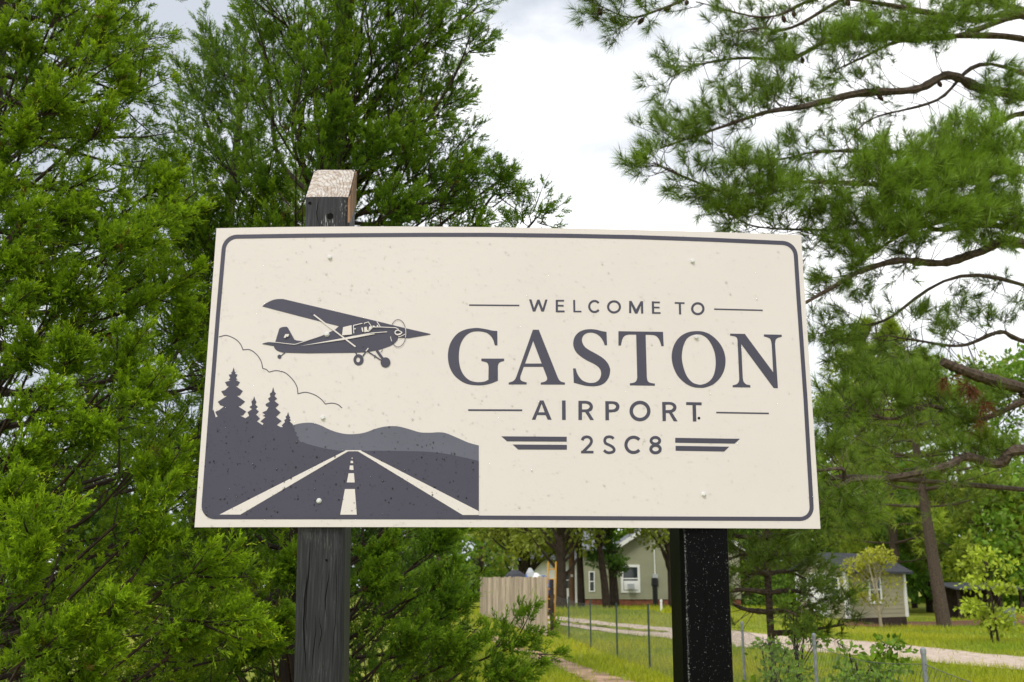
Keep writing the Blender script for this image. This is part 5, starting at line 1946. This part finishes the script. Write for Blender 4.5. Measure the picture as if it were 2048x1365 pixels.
# ------------------------------------------------------------------ house, shed, pole, yard things
def lap_wall(m, a, b, z0, z1, step=0.13, proud=0.016, top=None):
    """lapped siding between plan points a and b facing to their right hand side; top(s) optional height function"""
    a, b = np.array(a, float), np.array(b, float)
    L = np.linalg.norm(b - a)
    h = (b - a) / L
    nrm = np.array([h[1], -h[0]])
    z = z0
    while z < z1 - 0.01:
        zt = min(z + step, z1)
        if top is None:
            s0, s1, u0, u1 = 0, L, 0, L
        else:
            s0, s1 = top(z)
            u0, u1 = top(zt)
        P = lambda s, off, zz: (a[0] + h[0] * s + nrm[0] * off, a[1] + h[1] * s + nrm[1] * off, zz)
        m.quad(P(s0, proud, z), P(s1, proud, z), P(u1, 0.0, zt), P(u0, 0.0, zt))
        m.quad(P(s0, 0.0, z), P(s1, 0.0, z), P(s1, proud, z), P(s0, proud, z))
        z = zt


def framed(parent, org, h, nrm, s, z, w_, hh, fr=0.11, name='window', glass='glass', mull=True, dep=0.03):
    """window or door on a wall: frame as the part, panes as its children"""
    P = lambda u, off, zz: np.array([org[0] + h[0] * (s + u) + nrm[0] * off, org[1] + h[1] * (s + u) + nrm[1] * off, z + zz])

    def slab(m, u0, u1, z0, z1, o0, o1):
        c = [P(u0, o0, z0), P(u1, o0, z0), P(u1, o0, z1), P(u0, o0, z1), P(u0, o1, z0), P(u1, o1, z0), P(u1, o1, z1), P(u0, o1, z1)]
        m.add(c, [[4, 5, 6], [4, 6, 7], [0, 1, 5], [0, 5, 4], [1, 2, 6], [1, 6, 5], [2, 3, 7], [2, 7, 6], [3, 0, 4], [3, 4, 7]])
    m = MB()
    slab(m, -fr, 0, -fr, hh + fr, 0, dep + 0.02)
    slab(m, w_, w_ + fr, -fr, hh + fr, 0, dep + 0.02)
    slab(m, 0, w_, -fr, 0, 0, dep + 0.018)
    slab(m, 0, w_, hh, hh + fr, 0, dep + 0.018)
    if mull:
        slab(m, 0, w_, hh * 0.48, hh * 0.53, 0, dep + 0.012)
    o = m.build(name, M['white'], parent)
    m = MB()
    slab(m, 0, w_, 0, hh, 0, dep)
    g = m.build('pane' if glass == 'glass' else 'leaf', M[glass], o, world=False)
    g.data.transform(Matrix.Translation(-Vector(parent.location)))
    return o


def house():
    Y = 57.0
    g = 0.58
    k = lambda px, py, Yy=Y: at(px, py, Yy)
    x0, x1 = k(1237, 1150)[0], k(1237, 1150)[0] + 6.6
    t = thing('house', ((x0 + x1) / 2, Y, g), 'sage green lap sided house with brick footing and grey roof', 'house')
    zf = k(1280, 1199)[2]          # top of the brick footing
    ze = k(1240, 1094)[2]          # eaves
    rise = 2.05
    zr = ze + rise
    D = 9.0
    m = MB()
    lap_wall(m, (x0, Y), (x1, Y), zf, ze)
    half = (x1 - x0) / 2
    lap_wall(m, (x0, Y), (x1, Y), ze, zr - 0.02, top=lambda z: ((z - ze) / rise * half, 2 * half - (z - ze) / rise * half))
    lap_wall(m, (x0, Y + D), (x0, Y), zf, ze)
    lap_wall(m, (x1, Y), (x1, Y + D), zf, ze)
    lap_wall(m, (x1, Y + D), (x0, Y + D), zf, ze)
    m.build('siding', M['siding'], t)
    m = MB()
    m.box((x0 + 0.03, Y + 0.03, g - 0.5), (x1 - 0.03, Y + D - 0.03, zf))
    m.build('footing', M['brick'], t)
    for s in (-1, 1):
        m = MB()
        cx = (x0 + x1) / 2
        e = cx + s * (half + 0.45)
        ez = ze - 0.45 * rise / half
        a, b = np.array([cx, Y - 0.4, zr + 0.06]), np.array([e, Y - 0.4, ez + 0.06])
        c, d = b + (0, D + 0.8, 0), a + (0, D + 0.8, 0)
        up = np.array([0, 0, 0.07])
        m.add([a, b, c, d, a + up, b + up, c + up, d + up], [[0, 1, 2], [0, 2, 3], [4, 6, 5], [4, 7, 6], [1, 5, 6], [1, 6, 2], [0, 4, 5], [0, 5, 1], [3, 2, 6], [3, 6, 7]])
        r_ = m.build('roof', M['roof'], t)
        m = MB()
        f0 = np.array([0, -0.03, -0.16])
        q = [a + f0, b + f0, b + (0, -0.03, 0.075), a + (0, -0.03, 0.075)]
        m.add(q + [p + np.array([0, 0.028, 0]) for p in q], [[0, 1, 2], [0, 2, 3], [0, 4, 5], [0, 5, 1], [4, 6, 5], [4, 7, 6]])
        o = m.build('rake_board', M['white'], t)
    # window with the air conditioner
    a = k(1247, 1181)
    framed(t, (x0, Y), (1, 0), (0, -1), a[0] - x0, a[2], 0.78, 1.22, 0.13)
    m = MB()
    c = k(1261, 1177)
    m.box((c[0] - 0.36, Y - 0.075, a[2] + 0.02), (c[0] + 0.42, Y - 0.04, a[2] + 0.50))
    m.build('blank_panel', M['white'], t)
    m = MB()
    m.box((c[0] - 0.17, Y - 0.34, a[2] + 0.06), (c[0] + 0.17, Y - 0.08, a[2] + 0.34))
    m.build('air_conditioner', M['grey_box'], t)
    # meter box, conduit and the black riser
    c = k(1310, 1158)
    m = MB()
    m.box((c[0] - 0.14, Y - 0.17, c[2] - 0.25), (c[0] + 0.14, Y - 0.02, c[2] + 0.25))
    mb_ = m.build('meter_box', M['grey_box'], t)
    m = MB()
    m.tube([(c[0], Y - 0.08, c[2] + 0.22), (c[0], Y - 0.08, c[2] + 1.9)], 0.035, 8)
    m.build('conduit', M['white'], t)
    # left wing, set back, with its own roof
    xw0 = k(1168, 1150, 58.5)[0]
    m = MB()
    lap_wall(m, (xw0, 58.6), (x0 - 0.02, 58.6), zf, ze - 0.1)
    lap_wall(m, (xw0, 65), (xw0, 58.6), zf, ze - 0.1)
    m.build('siding', M['siding'], t)
    m = MB()
    m.box((xw0 + 0.03, 58.64, g - 0.5), (x0 - 0.03, 64.9, zf))
    m.build('footing', M['brick'], t)
    m = MB()
    a, b = np.array([xw0 - 0.4, 58.1, ze - 0.15]), np.array([x0 - 0.05, 58.1, ze - 0.15])
    c, d = np.array([x0 - 0.05, 61.9, zr - 0.1]), np.array([xw0 - 0.4, 61.9, zr - 0.1])
    up = np.array([0, 0, 0.08])
    m.add([a, b, c, d, a + up, b + up, c + up, d + up], [[0, 1, 2], [0, 2, 3], [4, 6, 5], [4, 7, 6], [0, 4, 5], [0, 5, 1], [0, 3, 7], [0, 7, 4]])
    m.build('roof', M['roof'], t)
    a = k(1180, 1182, 58.6)
    framed(t, (xw0, 58.6), (1, 0), (0, -1), a[0] - xw0, a[2], 0.22, 1.0, 0.06)


house()


def standpipes():
    c = on_ground(1311, 55.5)
    t = thing('service_riser', c, 'black stout service riser standing before the house wall', 'riser')
    m = MB()
    m.tube([c + (0, 0, -0.1), c + (0, 0, 1.08)], 0.14, 12)
    m.build('tube', M['black_plastic'], t)
    m = MB()
    m.tube([c + (0, 0, 1.0), c + (0, 0, 1.06), c + (0, 0, 1.40), c + (0, 0, 1.44)], [0.17, 0.19, 0.17, 0.12], 12)
    m.build('collar', M['black_plastic'], t)
    c = on_ground(1323, 44)
    t = thing('marker_pipe', c, 'short white plastic pipe standing in the lawn beside the driveway', 'pipe')
    m = MB()
    m.tube([c + (0, 0, -0.1), c + (0, 0, 0.42)], 0.045, 12)
    m.build('tube', M['white'], t)
    m = MB()
    m.tube([c + (0, 0, 0.41), c + (0, 0, 0.48), c + (0, 0, 0.495)], [0.055, 0.055, 0.03], 12)
    m.build('cap', M['white'], t)


standpipes()


def shed():
    K = ground_hit(1697, 1243)
    K = K * 1.0
    gdir = np.array([-0.61, 0.79])
    ldir = np.array([0.79, 0.61])
    W, L, Hh, rise = 2.2, 3.9, 1.85, 0.58
    z0 = K[2]
    t = thing('garden_shed', K, 'small tan lap sided shed with white door and charcoal roof', 'shed')
    k2 = K[:2]
    A, B, C, D = k2, k2 + gdir * W, k2 + gdir * W + ldir * L, k2 + ldir * L
    m = MB()
    zb, zt = z0 + 0.1, z0 + Hh
    lap_wall(m, B, A, zb, zt, 0.16, 0.014)
    lap_wall(m, B, A, zt, zt + rise - 0.03, 0.16, 0.014, top=lambda z: ((z - zt) / rise * W / 2, W - (z - zt) / rise * W / 2))
    lap_wall(m, A, D, zb, zt, 0.16, 0.014)
    lap_wall(m, D, C, zb, zt, 0.16, 0.014)
    lap_wall(m, C, B, zb, zt, 0.16, 0.014)
    m.build('siding', M['shed_siding'], t)
    m = MB()
    base = [np.append(q, z) for z in (z0 - 0.25, zb) for q in (A, B, C, D)]
    m.add(base, [[0, 1, 5], [0, 5, 4], [1, 2, 6], [1, 6, 5], [2, 3, 7], [2, 7, 6], [3, 0, 4], [3, 4, 7], [4, 5, 6], [4, 6, 7]])
    m.build('skid_base', M['far_bark'], t)
    rm = (A + B) / 2
    for s, e0 in ((1, A), (-1, B)):
        ov, og = 0.28, 0.30
        sd = -gdir * s
        drop = ov * rise / (W / 2)
        a = np.append(rm - ldir * og, zt + rise + 0.05)
        b = np.append(e0 + sd * ov - ldir * og, zt - drop + 0.05)
        c = b + np.append(ldir * (L + 2 * og), 0)
        d = a + np.append(ldir * (L + 2 * og), 0)
        up = np.array([0, 0, 0.09])
        m = MB()
        m.add([a, b, c, d, a + up, b + up, c + up, d + up], [[0, 1, 2], [0, 2, 3], [4, 6, 5], [4, 7, 6], [1, 5, 6], [1, 6, 2], [0, 4, 5], [0, 5, 1], [3, 2, 6], [3, 6, 7]])
        m.build('roof', M['dark_roof'], t)
    for q in (A, B, D):
        m = MB()
        m.box((-0.07, -0.07, zb), (0.07, 0.07, zt - 0.02), None, math.atan2(ldir[1], ldir[0]), (q[0], q[1], 0))
        m.build('corner_trim', M['white'], t)
    hd = -gdir
    nb = -ldir
    framed(t, B, hd, nb, 0.66, zb + 0.08, 0.70, 1.52, 0.08, 'door', 'white', mull=False)
    framed(t, B, hd, nb, 1.58, zb + 0.72, 0.30, 0.74, 0.07)
    framed(t, B, hd, nb, 0.22, zb + 0.72, 0.24, 0.74, 0.07)
    framed(t, A, ldir, np.array([ldir[1], -ldir[0]]), 1.5, zb + 0.62, 0.66, 0.86, 0.09)
    p = B + hd * (W / 2)
    m = MB()
    m.tube([np.append(p + nb * 0.02, zt + 0.34), np.append(p + nb * 0.16, zt + 0.28)], [0.05, 0.06], 8)
    m.build('lamp', M['white'], t)


shed()


def pole():
    b = on_ground(1144, 50.5)
    t = thing('utility_pole', b, 'brown wooden utility pole rising from the lawn before the house', 'pole')
    m = MB()
    k = np.linspace(0, 1, 10)
    m.tube(np.stack([b[0] + 0.02 * np.sin(k * 3), b[1] + 0 * k, b[2] - 0.3 + 9.3 * k], 1), 0.155 - 0.045 * k, 14)
    m.build('shaft', M['pole'], t)
    m = MB()
    z = at(1145, 1152, 50.5)[2]
    m.box((b[0] - 0.05, b[1] - 0.19, z - 0.06), (b[0] + 0.06, b[1] - 0.135, z + 0.06))
    m.build('tag_plate', M['white'], t)


pole()


def yard_bits():
    # white cottage sliver behind the trunks
    b = on_ground(1126, 66)
    t = thing('white_cottage', b, 'white sided cottage glimpsed between the dark trunks by the pole', 'house')
    m = MB()
    lap_wall(m, (b[0] - 3.2, 66), (b[0] + 1.0, 66), b[2], b[2] + 2.6, 0.18)
    lap_wall(m, (b[0] + 1.0, 66), (b[0] + 1.0, 72), b[2], b[2] + 2.6, 0.18)
    lap_wall(m, (b[0] - 3.2, 72), (b[0] - 3.2, 66), b[2], b[2] + 2.6, 0.18)
    m.build('siding', M['white'], t)
    m = MB()
    z = b[2] + 2.6
    m.add([(b[0] - 3.5, 65.6, z), (b[0] + 1.3, 65.6, z), (b[0] + 1.3, 69, z + 1.5), (b[0] - 3.5, 69, z + 1.5), (b[0] - 3.5, 72.4, z), (b[0] + 1.3, 72.4, z)], [[0, 1, 2], [0, 2, 3], [3, 2, 5], [3, 5, 4], [0, 3, 4], [1, 5, 2]])
    m.build('roof', M['roof'], t)
    framed(t, (b[0] - 3.2, 66), (1, 0), (0, -1), 3.1, b[2] + 0.9, 0.5, 1.0, 0.09)
    # yellow ladder leaning at the fence end
    b = on_ground(1103, 34.6)
    t = thing('step_ladder', b, 'yellow orange ladder propped upright behind the board fence end post', 'ladder')
    for s in (-0.16, 0.10):
        m = MB()
        m.tube([b + (s, 0.1, -0.05), b + (s + 0.08, 0.35, 2.15)], 0.028, 6)
        m.build('rail', M['yellow'], t)
    for i in range(6):
        z = 0.3 + 0.32 * i
        m = MB()
        q = z / 2.15
        m.tube([b + (-0.16 + 0.08 * q, 0.1 + 0.25 * q, z), b + (0.10 + 0.08 * q, 0.1 + 0.25 * q, z)], 0.017, 6)
        m.build('rung', M['yellow'], t)
    # covered trailer load seen over the boards
    b = on_ground(1070, 39.0)
    zt = at(1070, 1160, 39.0)[2]
    t = thing('loaded_trailer', b, 'trailer heaped with blue and white goods showing above the board fence', 'trailer')
    m = MB()
    m.box((b[0] - 1.1, 38.4, b[2] + 0.55), (b[0] + 0.75, 40.0, b[2] + 0.72))
    m.build('bed', M['far_bark'], t)
    for s in (-0.7, 0.4):
        m = MB()
        m.tube([(b[0] + s, 38.32, b[2] + 0.3), (b[0] + s, 38.5, b[2] + 0.3)], 0.3, 16)
        m.build('wheel', M['black_plastic'], t)
    for dx, w_, h_, mt, nm in ((-0.30, 0.34, 0.17, 'blue', 'blue_bundle'), (0.05, 0.30, 0.24, 'white', 'white_bundle'), (0.34, 0.32, 0.15, 'blue', 'blue_bundle'), (-0.72, 0.5, 0.34, 'dark_roof', 'dark_bundle'), (-0.15, 0.22, 0.42, 'grey_box', 'grey_bundle')):
        m = MB()
        k = np.linspace(0, 1, 7)
        zz = b[2] + 0.72 + (zt + h_ - b[2] - 0.72) * k
        m.tube(np.stack([b[0] + dx + 0.03 * np.sin(k * 5), 38.9 + 0.05 * np.cos(k * 4), zz], 1), w_ * np.array([0.9, 1, 1.02, 0.98, 0.9, 0.7, 0.25]), 9)
        m.build(nm, M[mt], t)
    # hens on the lawn
    for px, py, ang, lb in ((1611, 1236, 2.6, 'dark hen on the lawn, facing away from the tan shed'), (1632, 1238, 0.4, 'reddish black hen pecking nearest the shed door')):
        p = ground_hit(px, py + 4)
        t = thing('hen', p, lb, 'hen', 'hens')
        c_, s_ = math.cos(ang), math.sin(ang)
        prof = [(-0.24, 0.40, 0.012), (-0.19, 0.37, 0.05), (-0.12, 0.29, 0.085), (-0.02, 0.24, 0.115), (0.08, 0.25, 0.11), (0.14, 0.31, 0.07), (0.165, 0.38, 0.045), (0.18, 0.43, 0.038), (0.20, 0.46, 0.03), (0.225, 0.455, 0.008)]
        m = MB()
        m.tube([(p[0] + c_ * a, p[1] + s_ * a, p[2] + z) for a, z, r_ in prof], [q[2] for q in prof], 10)
        m.build('body', M['hen'], t, smooth=True)
        for k in (-1, 1):
            m = MB()
            ox, oy = -s_ * 0.045 * k, c_ * 0.045 * k
            m.tube([(p[0] + ox, p[1] + oy, p[2] + 0.2), (p[0] + ox, p[1] + oy, p[2] + 0.01), (p[0] + ox + c_ * 0.05, p[1] + oy + s_ * 0.05, p[2] + 0.005)], 0.008, 5)
            m.build('leg', M['yellow'], t)
        m = MB()
        m.tube([(p[0] + c_ * a, p[1] + s_ * a, p[2] + z) for a, z in ((0.175, 0.475), (0.19, 0.50), (0.215, 0.485))], [0.008, 0.014, 0.006], 6)
        m.build('comb', M['red'], t)
    # lean-to shelter on the right
    b = ground_hit(1985, 1238)
    t = thing('lean_to_shelter', b, 'low dark lean-to shelter under the pine at the yard edge', 'shelter')
    s = b[1] / FPX
    x0, x1 = b[0] - 60 * s, b[0] + 60 * s
    zz = [0, 2.0]
    for x in np.linspace(x0, x1, 4):
        m = MB()
        m.box((x - 0.06, b[1], b[2] - 0.1), (x + 0.06, b[1] + 0.12, b[2] + 1.40))
        m.build('post', M['far_bark'], t)
    m = MB()
    m.add([(x0 - 0.3, b[1] - 0.4, b[2] + 1.40), (x1 + 0.3, b[1] - 0.4, b[2] + 1.40), (x1 + 0.3, b[1] + 2.6, b[2] + 1.7), (x0 - 0.3, b[1] + 2.6, b[2] + 1.7), (x0 - 0.3, b[1] - 0.4, b[2] + 1.46), (x1 + 0.3, b[1] - 0.4, b[2] + 1.46), (x1 + 0.3, b[1] + 2.6, b[2] + 1.76), (x0 - 0.3, b[1] + 2.6, b[2] + 1.76)],
          [[0, 1, 2], [0, 2, 3], [4, 6, 5], [4, 7, 6], [0, 4, 5], [0, 5, 1], [0, 3, 7], [0, 7, 4], [1, 5, 6], [1, 6, 2]])
    m.build('roof', M['dark_roof'], t)
    nb_ = 12
    for i in range(nb_):
        xa = x0 + (x1 - x0) * i / nb_
        m = MB()
        m.box((xa, b[1] + 2.2, b[2] - 0.1), (xa + (x1 - x0) / nb_ - 0.01, b[1] + 2.24, b[2] + 1.55))
        m.build('back_board', M['far_bark'], t)
    # low orange brown boards in front, and a grey bin
    t = thing('board_edging', (b[0], b[1] - 0.8, b[2]), 'low orange brown board edging before the lean-to shelter', 'edging')
    for i in range(3):
        xa = x0 + 0.8 + i * 1.3
        m = MB()
        m.box((xa, b[1] - 0.82, b[2] - 0.05), (xa + 1.25, b[1] - 0.77, b[2] + 0.28))
        m.build('board', M['clay'], t)
    p = ground_hit(2016, 1252)
    t = thing('ribbed_bin', p, 'grey ribbed bin standing by the mulch at the shelter', 'bin')
    m = MB()
    m.tube([p + (0, 0, 0), p + (0, 0, 0.05), p + (0, 0, 0.68), p + (0, 0, 0.72)], [0.25, 0.27, 0.32, 0.34], 14)
    m.build('tub', M['galv'], t)
    for i in range(12):
        a = i * math.pi / 6
        m = MB()
        m.tube([p + (0.27 * math.cos(a), 0.27 * math.sin(a), 0.06), p + (0.32 * math.cos(a), 0.32 * math.sin(a), 0.66)], 0.02, 5)
        m.build('rib', M['galv'], t)
    p = ground_hit(1607, 1222)
    t = thing('barrel', p, 'blue plastic barrel half hidden beside the tan shed', 'barrel')
    m = MB()
    k = np.linspace(0, 1, 9)
    m.tube(p + np.stack([0 * k, 0 * k, 0.9 * k], 1), 0.28 + 0.03 * np.sin(math.pi * k), 16)
    m.build('drum', M['blue'], t, smooth=True)
    for z in (0.3, 0.6):
        m = MB()
        m.tube(p + np.array([[0, 0, z - 0.03], [0, 0, z], [0, 0, z + 0.03]]), [0.305, 0.325, 0.305], 16)
        m.build('hoop', M['blue'], t)


yard_bits()

tot = sum(len(o.data.polygons) for o in sc.objects if o.type == 'MESH')
print('triangles', tot, 'objects', len(sc.objects))
